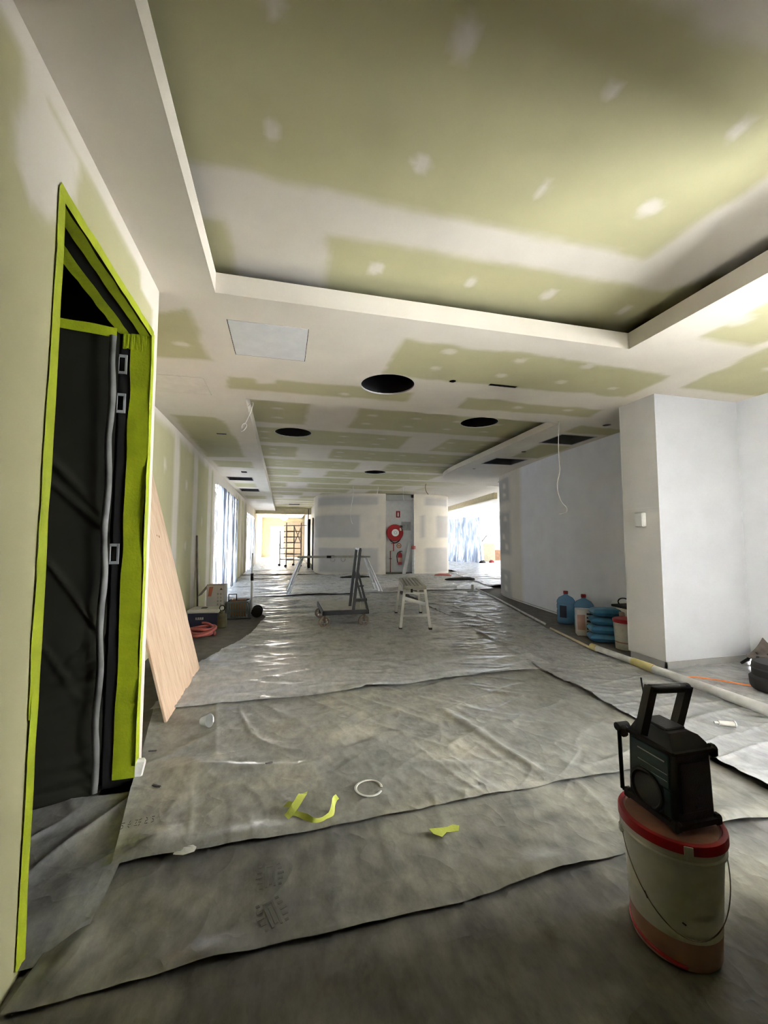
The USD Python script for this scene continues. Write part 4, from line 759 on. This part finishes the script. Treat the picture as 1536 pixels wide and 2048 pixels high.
# ---------------------------------------------------------------- aluminium step stool (work platform)
t = thing('work_platform', 'aluminium folding hop-up platform with a slatted top on four splayed legs', 'step stool', (1.96, 6.12, .032), -12.8)
L2, W2, HT = .58, .165, .60
put('top_frame', cat_([bx(-W2, W2, -L2, -L2 + .03, HT - .06, HT), bx(-W2, W2, L2 - .03, L2, HT - .06, HT), bx(-W2, -W2 + .02, -L2, L2, HT - .06, HT - .002), bx(W2 - .02, W2, -L2, L2, HT - .06, HT - .002)]), 'alu_dull', t)
for k in range(6): xx = -W2 + .005 + (2 * W2 - .01) * k / 6; put('tread_slat', bx(xx, xx + .042, -L2 + .002, L2 - .002, HT - .004, HT + .01, .003), 'alu_dull', t)
put('tread_base', bx(-W2 + .01, W2 - .01, -L2 + .02, L2 - .02, HT - .02, HT - .006), 'black_plastic', t)
for sy in (-1, 1):
    for sx in (-1, 1):
        g = put('leg', bar((sx * (W2 - .02), sy * (L2 - .02), HT - .05), (sx * (W2 + .045), sy * (L2 + .04), .008), .036, .05, up=(0, 1, 0)), 'alu', t)
        put('rubber_foot', bx(sx * (W2 + .045) - .024, sx * (W2 + .045) + .024, sy * (L2 + .04) - .03, sy * (L2 + .04) + .03, 0, .03, .004), 'black_rubber', g)
    y = sy * (L2 + .0)
    putn('cross_bar', ([bar((-W2 - .0, sy * (L2 - .01), HT - .10), (W2, sy * (L2 - .01), HT - .10), .025, .022), bar((-W2 - .03, y + sy * .022, .19), (W2 + .03, y + sy * .022, .19), .025, .028)]), 'alu', t)
    put('locking_strut', bar((-W2 - .0, sy * (L2 - .03), HT - .17), (W2 + .02, sy * (L2 - .03), .33), .02, .05), 'white_metal', t)
put('catch', bx(-.06, -.03, -L2 - .012, -L2 + .01, HT - .09, HT - .04, .003), 'black_plastic', t)

# ---------------------------------------------------------------- trestle with a plank
pL, pR = aty(600, 1113, 9.9), aty(736, 1113, 9.7)
t = thing('trestle', 'long aluminium trestle plank on splayed white legs in front of the curved block', 'trestle', (pL[0], pL[1], .035)); D = pR - pL
zt = .84
put('plank', bar((-.05, 0, zt), (D[0] + .05, D[1], zt), .24, .045), 'alu_dull', t)
put('tape_wrap', bar((.62, D[1] * .4, zt), (.80, D[1] * .45, zt), .25, .055), 'black_plastic', t)
for k in (.47, .62): put('hook', tube([(D[0] * k + .05 * math.cos(q), D[1] * k - .1, zt - .06 + .05 * math.sin(q)) for q in np.linspace(2.4, 6.6, 16)], .008, 6), 'alu_dull', t)
for x, s in ((0.06, -1), (D[0] - .04, 1)):
    for sy in (-1, 1): putn('leg', ([bar((x, sy * .05, zt - .01), (x + s * .30, sy * .26, .01), .05, .03), bar((x + s * .04, sy * .05, zt - .02), (x + s * .37, sy * .28, .005), .035, .02)]), 'white_metal', t)
    putn('rung', ([bar((x + s * .12, -.14, zt * .62), (x + s * .12, .14, zt * .62), .03, .03), bar((x + s * .25, -.22, .16), (x + s * .25, .22, .16), .03, .03)]), 'white_metal', t)

# ---------------------------------------------------------------- scaffold tower in the corridor
t = thing('scaffold_tower', 'wheeled scaffold ladder tower with cross braces far down the corridor', 'scaffold', (.45, 18.9, .05))
def lframe(xa, xb, y, h0, h1, n, par):
    put('ladder_post', tube([(xa, y, .10), (xa, y, h0)], .024, 8), 'steel_brown', par); put('ladder_post', tube([(xb, y, .10), (xb, y, h1)], .024, 8), 'steel_brown', par)
    for k in range(n): z = .32 + k * .255; put('rung', tube([(xa, y, z), (xb, y, z)], .019, 8), 'steel_brown', par)
lframe(-.30, .34, -.25, 1.98, 1.98, 7, t); lframe(-.58, .05, .55, 1.62, 1.86, 6, t)
putn('cross_brace', ([tube([(.05, .55, 1.84), (.34, -.25, 1.05)], .017, 8), tube([(.34, -.25, 1.80), (.05, .55, 1.00)], .017, 8)]), 'steel_brown', t)
putn('side_rail', ([tube([(.34, -.25, 1.86), (.60, -.25, 1.86)], .017, 8), tube([(-.30, -.25, .34), (-.58, .55, .34)], .017, 8), tube([(.34, -.25, .45), (.9, -.25, .45)], .02, 8), tube([(-.30, -.25, 1.86), (-.42, .55, 1.86)], .015, 8)]), 'steel_brown', t)
for x, y in ((-.30, -.25), (.34, -.25), (-.58, .55), (.05, .55)): put('caster', moved(lathe([(.001, -.025), (.055, -.025), (.06, 0), (.055, .025), (.001, .025)], 16), (x - .02, y, .06), rx=90), 'black_rubber', t)

# ---------------------------------------------------------------- things along the left wall
t = thing('cool_box', 'navy cool box with a cream lid on the floor by the left wall', 'cool box', (-1.10, 6.62, .002), -6)
put('body', frust(-.20, .20, -.15, .15, 0, -.215, .215, -.16, .16, .215, .02), 'navy', t, smooth=35); put('lid', bx(-.225, .225, -.17, .17, .215, .27, .015), 'cream', t)
putn('label_plate', ([bx(-.10 + k * .03, -.08 + k * .03, -.163, -.155, .135, .16) for k in range(4)] + [bx(-.10, .01, -.163, -.157, .125, .132)]), 'cream', t)
put('lid_recess', bx(-.06, .02, -.05, .03, .268, .276, .003), 'print_dark', t)
t = thing('jar', 'squat olive jar with a ring handle on its cap, right of the cool box', 'jar', (-.86, 6.50, .002))
put('jar_body', lathe([(.001, 0), (.068, 0), (.072, .01), (.072, .15), (.062, .19), (.045, .205), (.001, .205)], 28), 'olive', t, smooth=40)
put('cap', lathe([(.001, .205), (.04, .205), (.04, .235), (.001, .235)], 20), 'olive', t, smooth=40); q = np.linspace(0, 2 * np.pi, 24); put('ring_handle', tube(np.c_[.035 * np.cos(q), 0 * q, .275 + .042 * np.sin(q)], .007, 8), 'black_rubber', t, smooth=True)
t = thing('cardboard_box', 'tall open cardboard box with red printing and a bent flap by the left wall', 'box', (-1.035, 7.20, .002), -4)
put('box_side', cat_([bx(-.13, .13, -.14, -.134, 0, .55), bx(-.13, .13, .134, .14, 0, .55), bx(.124, .13, -.134, .134, 0, .55), bx(-.13, .13, -.134, .134, 0, .006)]), 'card_white', t)
put('box_side', bx(-.13, -.124, -.134, .134, 0, .55), 'card', t)
put('flap', moved(bx(-.006, 0, -.13, .13, -.22, 0), (-.13, 0, .55), ry=38), 'card', t); put('flap', moved(bx(-.13, .13, 0, .006, 0, .02), (0, -.14, .55), rx=-20), 'card', t)
put('printed_stripe', hull([(-.09, -.1415, .53), (-.03, -.1415, .53), (-.06, -.1415, .38), (-.11, -.1415, .38), (-.09, -.1405, .53), (-.03, -.1405, .53), (-.06, -.1405, .38), (-.11, -.1405, .38)]), 'print_red', t)
put('printed_arrow', hull([(.09, -.1415, .51), (.115, -.1415, .48), (.065, -.1415, .48), (.09, -.1405, .51), (.115, -.1405, .48), (.065, -.1405, .48)]), 'print_dark', t)
putn('printed_symbol', ([bx(.03 + .045 * (k % 2), .055 + .045 * (k % 2), -.1415, -.1405, .12 + .055 * (k // 2), .155 + .055 * (k // 2)) for k in range(12)]), 'dust_pale', t)
def crate(label, x, y, z, rz):
    t = thing('crate', label, 'crate', (x, y, z), rz); a, b, h = .165, .15, .27
    put('crate_base', bx(-a, a, -b, b, 0, .012), 'crate_grey', t); put('rim', cat_([bx(-a - .012, a + .012, -b - .012, -b + .004, h - .03, h), bx(-a - .012, a + .012, b - .004, b + .012, h - .03, h), bx(-a - .012, -a + .004, -b, b, h - .03, h), bx(a - .004, a + .012, -b, b, h - .03, h)]), 'crate_grey', t)
    for s in (-1, 1):
        for k in range(9): put('slat', bx(-a + .04 * k + .012, -a + .04 * k + .03, s * b - .004, s * b + .004, .01, h - .03), 'crate_grey', t)
        for k in range(7): put('slat', bx(s * a - .004, s * a + .004, -b + .042 * k + .008, -b + .042 * k + .026, .01, h - .03), 'crate_grey', t)
    put('mid_rail', cat_([bx(-a, a, -b - .005, -b + .005, .11, .135), bx(-a, a, b - .005, b + .005, .11, .135), bx(-a - .005, -a + .005, -b, b, .11, .135), bx(a - .005, a + .005, -b, b, .11, .135)]), 'crate_grey', t)
    return t
crate('grey slatted plastic crate strapped to the hand truck', -.695, 7.25, .012, -5)
put('tool_box', bx(-.82, -.58, 7.16, 7.34, .03, .30, .012), 'brown_board', None, label='brown box packed inside the grey crate', cat='box')
t = thing('hand_truck', 'folding hand truck with a tall pole and dark wheels beside the crate', 'hand truck', (-.46, 7.22, .002))
put('pole', cat_([cyl((-.035, 0, .04), (-.035, 0, .72), .018), cyl((-.035, 0, .70), (-.035, 0, 1.06), .013)]), 'alu', t, smooth=40); put('pole_clamp', cyl((-.035, 0, .60), (-.035, 0, .72), .024), 'black_plastic', t)
for y in (-.09, .09): put('wheel', moved(lathe([(.001, -.02), (.06, -.02), (.085, -.016), (.09, 0), (.085, .016), (.06, .02), (.001, .02)], 26), (.06, y, .09), rx=90), 'black_rubber', t, smooth=40)
put('axle', cat_([cyl((.06, -.10, .09), (.06, .10, .09), .012), bar((-.04, 0, .06), (.06, 0, .09), .05, .03)]), 'dark_paint', t)
put('toe_plate', bx(-.40, -.03, -.17, .17, .001, .009), 'dark_paint', t); put('basket_handle', tube([(-.38, -.14, .28), (-.38, -.14, .40), (-.26, -.14, .40), (-.26, -.14, .30)], .010, 8), 'black_plastic', t)
t = thing('red_hose', 'coil of dull red air hose on the floor behind the plywood', 'hose', (-1.03, 5.95, .0))
th = np.linspace(0, 2 * np.pi * 4.3, 220); rr = .155 + .022 * np.sin(th * .7) + .015 * np.cos(th * 2.3)
put('coil', tube(np.c_[rr * np.cos(th) * .9, rr * np.sin(th) * 1.25 + .03 * np.sin(th * .31), .022 + .10 * th / th[-1] + .012 * np.sin(th * 1.7)], .019, 8), 'red_hose', t, smooth=True)
t = put('straightedge', bar((XL + .06, 7.36, .02), (XL + .015, 7.36, 1.36), .02, .055, up=(0, 1, 0)), 'steel_brown', None, label='thin dark straightedge leaning upright against the left wall', cat='straightedge')

# ---------------------------------------------------------------- fire point in the niche
def onniche(name, label, cat, s, dep, z): return thing(name, label, cat, nloc(s, dep, z), NR)
t = onniche('hose_reel', 'large round red fire hose reel mounted in the niche', 'hose reel', .36, .20, 1.53)
put('drum', moved(lathe([(.001, -.16), (.30, -.16), (.31, -.15), (.31, -.13), (.27, -.10), (.27, .02), (.31, .04), (.30, .06), (.001, .06)], 44), rx=90), 'red_gloss', t, smooth=35)
put('hub_disc', moved(lathe([(.001, .175), (.13, .175), (.135, .16), (.001, .16)], 32), rx=90), 'white_paint', t, smooth=35)
put('hub_print', moved(lathe([(.04, .177), (.055, .177), (.055, .174), (.04, .174), (.04, .177)], 24), rx=90), 'grey_print', t)
put('hose_loop', tube([(.25 * math.cos(q), -.03, .37 * math.sin(q)) for q in np.linspace(3.6, 5.8, 24)], .022, 8), 'print_dark', t, smooth=True); put('rating_label', moved(bx(-.03, .03, -.003, .0, -.05, .05), (.19, -.165, .12), ry=-15), 'paper_white', t)
put('wall_bracket', bx(-.04, .04, .05, .079, -.2, .2), 'red_gloss', t)
t = onniche('fire_sign', 'small red sign with a white hose symbol high in the niche', 'sign', .50, ND - .004, 2.22)
put('sign_plate', bx(-.075, .075, -.006, .003, -.12, .12), 'red_gloss', t); put('sign_symbol', cat_([bx(-.025, .025, -.009, -.006, -.085, .055), bx(-.012, .012, -.009, -.006, .06, .09)]), 'white_paint', t)
t = onniche('notice_plate', 'grey instruction plate beside the hose reel', 'sign', .80, ND - .004, 1.78)
put('plate', bx(-.18, .18, -.006, .003, -.16, .16), 'grey_board', t); putn('printed_figures', ([bx(-.13, -.03, -.008, -.006, -.09, .06), bx(.03, .11, -.008, -.006, -.1, .07), bx(-.15, .15, -.008, -.006, .10, .12)]), 'grey_print', t); put('dark_corner', bx(-.23, -.14, -.05, -.007, -.06, .02), 'print_dark', t)
t = onniche('round_sign', 'round orange and white extinguisher sign above the red cylinder', 'sign', .53, ND - .004, 1.05)
put('sign_disc', moved(lathe([(.001, .006), (.09, .006), (.09, 0), (.001, 0)], 28), rx=90), 'red_gloss', t); put('sign_face', moved(lathe([(.001, .008), (.072, .008), (.072, .006), (.001, .006)], 28), rx=90), 'pale_board', t); put('sign_symbol', bx(-.05, .05, -.010, -.008, -.02, .015), 'print_red', t)
t = onniche('fire_extinguisher', 'red fire extinguisher hung in the niche under the round sign', 'fire extinguisher', .55, .18, .36)
put('cylinder', lathe([(.001, 0), (.078, 0), (.085, .015), (.085, .36), (.06, .42), (.03, .44), (.001, .44)], 28), 'red_gloss', t, smooth=40); put('label_band', lathe([(.086, .10), (.0865, .10), (.0865, .26), (.086, .26)], 28), 'bucket_pink', t); put('valve', cat_([cyl((0, 0, .44), (0, 0, .49), .02), bx(-.02, .09, -.012, .012, .48, .50)]), 'black_plastic', t)
put('hose', tube(spline([(-.03, 0, .47), (-.10, -.02, .40), (-.115, -.02, .25), (-.10, -.02, .08)], 16), .014, 8), 'black_rubber', t, smooth=True); put('wall_hook', bx(-.02, .02, .02, .095, .40, .44), 'white_metal', t)
t = onniche('water_pipe', 'thin red water pipe stepping down from the hose reel to the floor', 'pipe', .20, ND - .06, 0)
put('pipe_run', tube([(.12, 0, 1.16), (.12, 0, .86), (.0, 0, .86), (.0, 0, .03)], .017, 8), 'red_gloss', t); put('valve_wheel', cat_([bx(-.04, .04, -.02, .02, .56, .585), bx(.03, .16, -.02, .02, 1.12, 1.14)]), 'red_gloss', t)
t = put('leaning_plank', bar(nloc(.64, -.12, .03), nloc(.94, ND - .06, 1.14), .13, .03, up=(0, 1, 0)), 'white_metal', None, label='white plank leaning diagonally in the fire niche', cat='plank')
t = onniche('roll_tube', 'upright pale tube with a red ring end at the right of the niche', 'tube', 1.00, -.10, .03)
put('tube_body', cyl((0, 0, 0), (0, 0, .92), .055), 'roll_white', t, smooth=40); put('tube_end', lathe([(.035, .90), (.075, .90), (.085, .95), (.075, 1.02), (.04, 1.02), (.035, .90)], 24), 'red_hose', t, smooth=40)

# ---------------------------------------------------------------- hanging wires
def wire(label, pts, r=.006, mt='cable_white', n=50):
    return put('hanging_cable', tube(spline(pts, n), r, 7), mt, None, smooth=True, label=label, cat='cable')
yc = 4.30
wire('long white cable hanging from the ceiling step in front of the shadowed wall', [aty(1117, 843, yc), aty(1117, 880, yc), aty(1118, 920, yc), aty(1119, 945, yc), aty(1114, 970, yc), aty(1117, 990, yc), aty(1126, 1008, yc), aty(1134, 1019, yc), aty(1132, 1024, yc), aty(1124, 1027, yc), aty(1118, 1028, yc)])
wire('pale wire hanging left of the niche in front of the curved block', [aty(706, 972, 12.5), aty(703, 1010, 12.5), aty(701, 1028, 12.5), aty(705, 1048, 12.5)], .008)
wire('short dark-tipped wire hanging to the right of the niche', [aty(853, 966, 11.5), aty(851, 978, 11.5), aty(857, 989, 11.5)], .010, 'brown_board')
wire('short wire hanging in front of the top of the niche', [aty(806, 966, 12.5), aty(806, 985, 12.5), aty(808, 1002, 12.5)], .008)
wire('tiny loose wire hanging at the top left of the niche', [(*aty(757, 975, 12.5)[:2], 2.985), aty(755, 985, 12.5), aty(752, 993, 12.5)], .008)
xs = -.46
wire('curly loose cable end poking out of the left soffit near the bulkhead edge', [(*aty(494, 833, 4.78)[:2], 2.80), aty(490, 848, 4.78), aty(483, 857, 4.8), aty(486, 848, 4.8), aty(493, 850, 4.85), aty(490, 858, 4.85), aty(483, 863, 4.9)], .004)

# ---------------------------------------------------------------- wall box, roll, cord, black tub and stool at the right
t = thing('wall_switch', 'small white control box on the shadowed side of the pillar', 'switch box', (PX0, 3.47, 1.50)); put('box_body', bx(-.05, 0, -.05, .05, -.075, .075, .008), 'white_paint', t); put('box_cover', bx(-.056, -.05, -.044, .044, -.068, .068, .003), 'white_metal', t)
t = thing('rolled_tube', 'long pale roll of wrapping lying on the floor past the pillar', 'roll', (3.385, 2.9, .09))
e0, e1 = np.array([3.33, 1.55, 0]) - [3.385, 2.9, 0], np.array([3.425, 4.0, -.008]) - [3.385, 2.9, 0]
s_ = np.linspace(0, 1, 60); pl = e0 + (e1 - e0) * s_[:, None]; rr = np.interp(s_, [0, 1], [.044, .030]) * (1 + .05 * (nz(s_ * 40, s_ * 0, 1, 3) - .5))
put('roll_body', tube(pl, rr, 20), 'roll_white', t, smooth=40)
for k, (a, b) in enumerate(((.66, .76), (.965, 1.0))): q = [e0 + (e1 - e0) * w for w in np.linspace(a, b, 6)]; put('tape_band', tube(q, np.interp(np.linspace(a, b, 6), [0, 1], [.0455, .036]), 20), 'roll_yellow', t, smooth=40)
put('batten', tube([(3.425, 4.02, .062), (3.62, 5.0, .062)], .016, 8), 'pale_board', None, label='thin pale batten lying beyond the taped end of the roll', cat='batten')
put('floor_tube', tube(spline([(3.72, 5.25, .066), (3.95, 6.2, .068), (4.3, 7.6, .070), (4.52, 8.6, .070), (4.66, 9.3, .070)], 50), .018, 8), 'roll_white', None, smooth=True, label='thin grey tube lying along the floor beyond the batten towards the small post', cat='tube')
t = thing('floor_stand', 'small pale post with a flat foot at the far end of the floor tube', 'stand', (*atz(945, 1184, .06)[:2], .06)); put('post', cyl((0, 0, 0), (0, 0, .17), .03), 'roll_white', t); put('foot', cyl((-.12, 0, .015), (.12, 0, .015), .02), 'roll_white', t)
put('orange_cord', tube(spline([(3.52, 3.0, .052), (3.63, 2.97, .055), (3.72, 2.90, .055), (3.80, 2.80, .055), (3.86, 2.72, .055), (3.95, 2.60, .055)], 40), .006, 8), 'orange', None, smooth=True, label='thin orange cord lying on the sheet in front of the pillar', cat='cord')
t = thing('black_tub', 'round black tub cut off by the right edge of the picture', 'tub', (4.00, 2.56, .052))
put('tub_body', lathe([(.001, 0), (.17, 0), (.18, .02), (.185, .09), (.165, .11), (.165, .20), (.15, .22), (.001, .225)], 40), 'black_rubber', t, smooth=40); put('lid_groove', lathe([(.166, .165), (.170, .165), (.170, .175), (.166, .175), (.166, .165)], 40), 'dark_paint', t)
t = thing('folding_stool', 'folding stool with a drab brown fabric seat and dark legs at the right edge', 'stool', (4.45, 2.98, .05))
a = aty(1493, 1312, 2.98) - np.array([4.45, 2.98, .05])
u = np.linspace(0, 1, 20); U, V = np.meshgrid(u, u, indexing='ij')
sx = a[0] + U * .55; wd_ = .17 * U; zc_ = a[2] + .13 * U - .03 * np.sin(np.pi * U)
put('seat_fabric', cat_([trimesh.Trimesh(*grid_mesh(np.stack([sx, (V - .5) * 2 * wd_ + .03 * U, zc_ + (.02 * (V - .5)) - .25 * U * (1 - V) * .9 + .02 * np.sin(V * 6)], -1)), process=False)]), 'fabric_brown', t, smooth=True)
lg = aty(1516, 1344, 2.9) - np.array([4.45, 2.98, .05])
put('stool_leg', bar((lg[0], -.06, .008), (lg[0] + .10, -.02, a[2] - .01), .02), 'black_plastic', t); put('stool_leg', bar((lg[0] + .40, -.08, .008), (lg[0] + .26, .0, a[2]), .02), 'black_plastic', t); put('stool_leg', bar((lg[0] + .2, .2, .008), (lg[0] + .2, .05, a[2]), .02), 'black_plastic', t)
x, y, _ = atz(1453, 1452, .05); t = thing('paint_roller', 'small white foam paint roller head on the pale sheet behind the radio', 'paint roller', (x, y, .066), -28)
put('roller_foam', cyl((-.045, 0, 0), (.045, 0, 0), .016), 'paper_white', t, smooth=40); put('roller_cap', cat_([cyl((.045, 0, 0), (.052, 0, 0), .021), cyl((-.07, 0, 0), (-.045, 0, 0), .009)]), 'white_metal', t, smooth=40)

# ---------------------------------------------------------------- stores along the shadowed wall
def water_bottle(x, y, label):
    t = thing('water_bottle', label, 'water bottle', (x, y, .002)); p = [(.001, 0), (.12, 0), (.132, .015)]
    for k in range(3): z = .06 + k * .095; p += [(.134, z - .02), (.134, z + .03), (.127, z + .045), (.127, z + .055)]
    p += [(.134, .31), (.13, .345), (.10, .39), (.045, .42), (.030, .43), (.030, .455), (.001, .455)]
    put('bottle_body', lathe(p, 36), 'bottle_blue', t, smooth=40); put('cap', lathe([(.001, .492), (.032, .492), (.035, .485), (.035, .445), (.031, .445)], 24), 'bucket_red', t, smooth=40); put('bottle_label', bx(-.141, -.134, -.05, .05, .10, .28, .003).apply_transform(trimesh.transformations.rotation_matrix(.6, [0, 0, 1])), 'navy', t)
water_bottle(*atz(1133, 1246)[:2], 'nearest-left blue water bottle with a red cap by the shadowed wall'); water_bottle(*atz(1169, 1257)[:2], 'second blue water bottle, partly hidden behind the white carton')
u = np.linspace(-1, 1, 26); v = np.linspace(-1, 1, 18)
def bag(x, y, z, rz, label):
    t = thing('plaster_bag', label, 'bag', (x, y, z), rz, 'stacked blue plaster bags')
    def pil(sg):
        U, V = np.meshgrid(u, v, indexing='ij'); e = np.clip((1 - np.abs(U) ** 5) * (1 - np.abs(V) ** 5), 0, 1) ** .5
        return grid_mesh(np.stack([U * .19, V * .13, .055 + sg * (.052 * e) + .006 * (nz(U * 3, V * 3, 1.5, int(z * 100)) - .5)], -1))
    put('bag_body', cat_([trimesh.Trimesh(*pil(1), process=False), trimesh.Trimesh(*pil(-1), process=False)]), 'blue_bag', t, smooth=True)
    put('bag_label', bx(.10, .196, -.134, -.128, .03, .085, .002), 'card_white', t)
for k, (dx, rz, lab) in enumerate(((0, -30, 'bottom blue plaster bag of the stack by the pillar'), (.012, -27, 'second blue plaster bag from the bottom of the stack'), (.03, -32, 'third blue plaster bag from the bottom of the stack'), (.045, -24, 'topmost blue plaster bag of the stack'))): bag(3.98 + dx, 4.42, .003 + k * .104, rz, lab)
t = thing('carton', 'pink and white striped carton between the water bottle and the blue bags', 'carton', (*atz(1169, 1270)[:2], .002), -30)
put('carton_body', bx(-.10, .10, -.08, .08, 0, .35, .006), 'card_white', t)
for k in range(6): put('dark_stripe', bx(.02, .102, -.083, -.079, .04 + k * .048, .065 + k * .048), 'print_dark', t)
put('pink_print', bx(-.095, .0, -.083, -.079, .08, .28), 'bucket_pink', t)
def pail(x, y, h, r, label, lidm):
    t = thing('pail', label, 'bucket', (x, y, .002)); put('pail_body', lathe([(.001, 0), (r * .86, 0), (r, h), (r * .95, h), (r * .82, .02), (.001, .02)], 40), 'bucket_white', t, smooth=40); put('pail_band', lathe([(r * .862, .02), (r * .90, .09), (r * .885, .095), (r * .85, .02)], 40), 'bucket_pink', t, smooth=40)
    put('pail_lid', lathe([(.001, h + .02), (r * 1.0, h + .02), (r * 1.05, h + .012), (r * 1.05, h - .02), (r * 1.0, h - .02)], 40), lidm, t, smooth=40); return t
pail(3.99, 4.08, .33, .14, 'white pail with a red lid half hidden by the pillar', 'bucket_red'); pail(4.27, 4.28, .41, .16, 'taller white pail behind the blue bags holding up dark coiled leads', 'cream')
pail(4.39, 4.58, .43, .105, 'white lidded pail behind the carton', 'white_paint')
t = thing('coiled_lead', 'dark coil of cable lying on the tall pail', 'cable', (4.27, 4.28, .433))
q = np.linspace(0, 2 * np.pi, 30); put('loop', tube(np.c_[.0 * q - .05, .10 * np.cos(q) + .05, .06 + .055 * np.sin(q)], .008, 6), 'black_rubber', t, smooth=True); put('loop', tube(np.c_[.0 * q, .10 * np.cos(q) - .12, .06 + .055 * np.sin(q)], .008, 6), 'black_rubber', t, smooth=True)
put('lead_pad', bx(-.14, .14, -.16, .18, .0, .03, .008), 'black_rubber', t)

# ---------------------------------------------------------------- far right room
u = np.linspace(0, 1, 120); v = np.linspace(0, 1, 30); U, V = np.meshgrid(u, v, indexing='ij'); fo = .05 * np.sin(U * 50 + 4 * nz(U * 4, V, 1, 2)) * nz(U * 6, V, 1, 3)
put('window_film', grid_mesh(np.stack([6.7 + 6.3 * U, 22.92 - fo - .03, .15 + 2.6 * V], -1)), 'film_thin', None, smooth=True, label='film taped over the long far window at the back of the bright right room', cat='plastic sheet')
put('window_film', grid_mesh(np.stack([13.08 - fo, 16.6 + 6.2 * U, .05 + 2.7 * V], -1)), 'film_thin', None, smooth=True, label='film taped over the side window of the bright right room', cat='plastic sheet')
a, b = np.array([8.2, 22.6]), np.array([10.1, 19.6]); u = np.linspace(0, 1, 160); v = np.linspace(0, 1, 50); U, V = np.meshgrid(u, v, indexing='ij'); dv = b - a; nv = np.array([dv[1], -dv[0]]) / np.linalg.norm(dv)
fo = .10 * np.sin(U * 60 + 5 * nz(U * 4, V, 1, 2)) * (1 - V) * nz(U * 6, V, 1, 3) + .25 * (nz(U * 5 + V, V * 4, 1, 4) - .5)
put('hung_film', grid_mesh(np.stack([a[0] + dv[0] * U + nv[0] * fo, a[1] + dv[1] * U + nv[1] * fo, .04 + V * 2.45 - .10 * np.sin(U * 9) ** 2 * V], -1)), 'film_milky', None, smooth=True, label='translucent film curtain hanging in folds across the bright far right room', cat='plastic sheet')
x, y, _ = atz(979, 1123, .05); put('pale_panel', moved(bx(-.32, .32, -.02, .02, 0, 1.0, .004), (x, y, .06), rz=-14, rx=-4), 'pale_board', None, label='pale upright panel in the far right opening', cat='panel')
x, y, _ = atz(995, 1121, .05); put('brown_panel', moved(bx(-.20, .20, -.02, .02, 0, .60, .004), (x, y, .06), rz=-14, rx=-4), 'brown_board', None, label='low brown upright panel at the edge of the far right opening', cat='panel')
x, y, _ = atz(974, 1121, .05); t = thing('cross_brace_stand', 'dark crossed braces rising behind the pale panel in the far right room', 'brace', (x, y + .3, .06), -14)
put('brace_arm', bar((-.24, 0, 1.02), (.18, 0, 1.46), .035), 'steel_brown', t); put('brace_arm', bar((.12, 0, 1.44), (-.16, 0, 1.02), .035), 'steel_brown', t); put('brace_post', bar((-.24, 0, 0), (-.24, 0, 1.1), .04), 'alu_dull', t); put('brace_post', bar((.18, 0, 0), (.18, 0, 1.1), .03), 'alu_dull', t)
for px, py, mt, lab, s in ((885, 1151, 'red_hose', 'flattened rusty red rag on the floor right of the curved block', (.28, .12, .05)), (922, 1161, 'black_plastic', 'dark folded edge of film standing up on the floor in the far right', (.45, .06, .07)), (965, 1127, 'print_dark', 'small dark bundle on the floor of the far right room', (.16, .1, .12)), (983, 1126, 'red_gloss', 'small red item on the floor of the far right room', (.12, .1, .12)), (712, 1156, 'black_plastic', 'dark crumpled film along the foot of the curved block', (.5, .05, .06))):
    x, y, _ = atz(px, py, .05); m = trimesh.creation.icosphere(3); v = np.array(m.vertices); v *= 1 + .5 * (nz(v[:, 0] * 2 + px, v[:, 1] * 2 + v[:, 2], 1.4, 5) - .5)[:, None]; v *= np.array(s) / np.array([1, 1, 1]); v[:, 2] = np.maximum(v[:, 2], -.3 * s[2]); m.vertices = v
    put('floor_rag', moved(m, (x, y, .055 + .3 * s[2]), rz=-8), mt, None, smooth=True, label=lab, cat='debris')
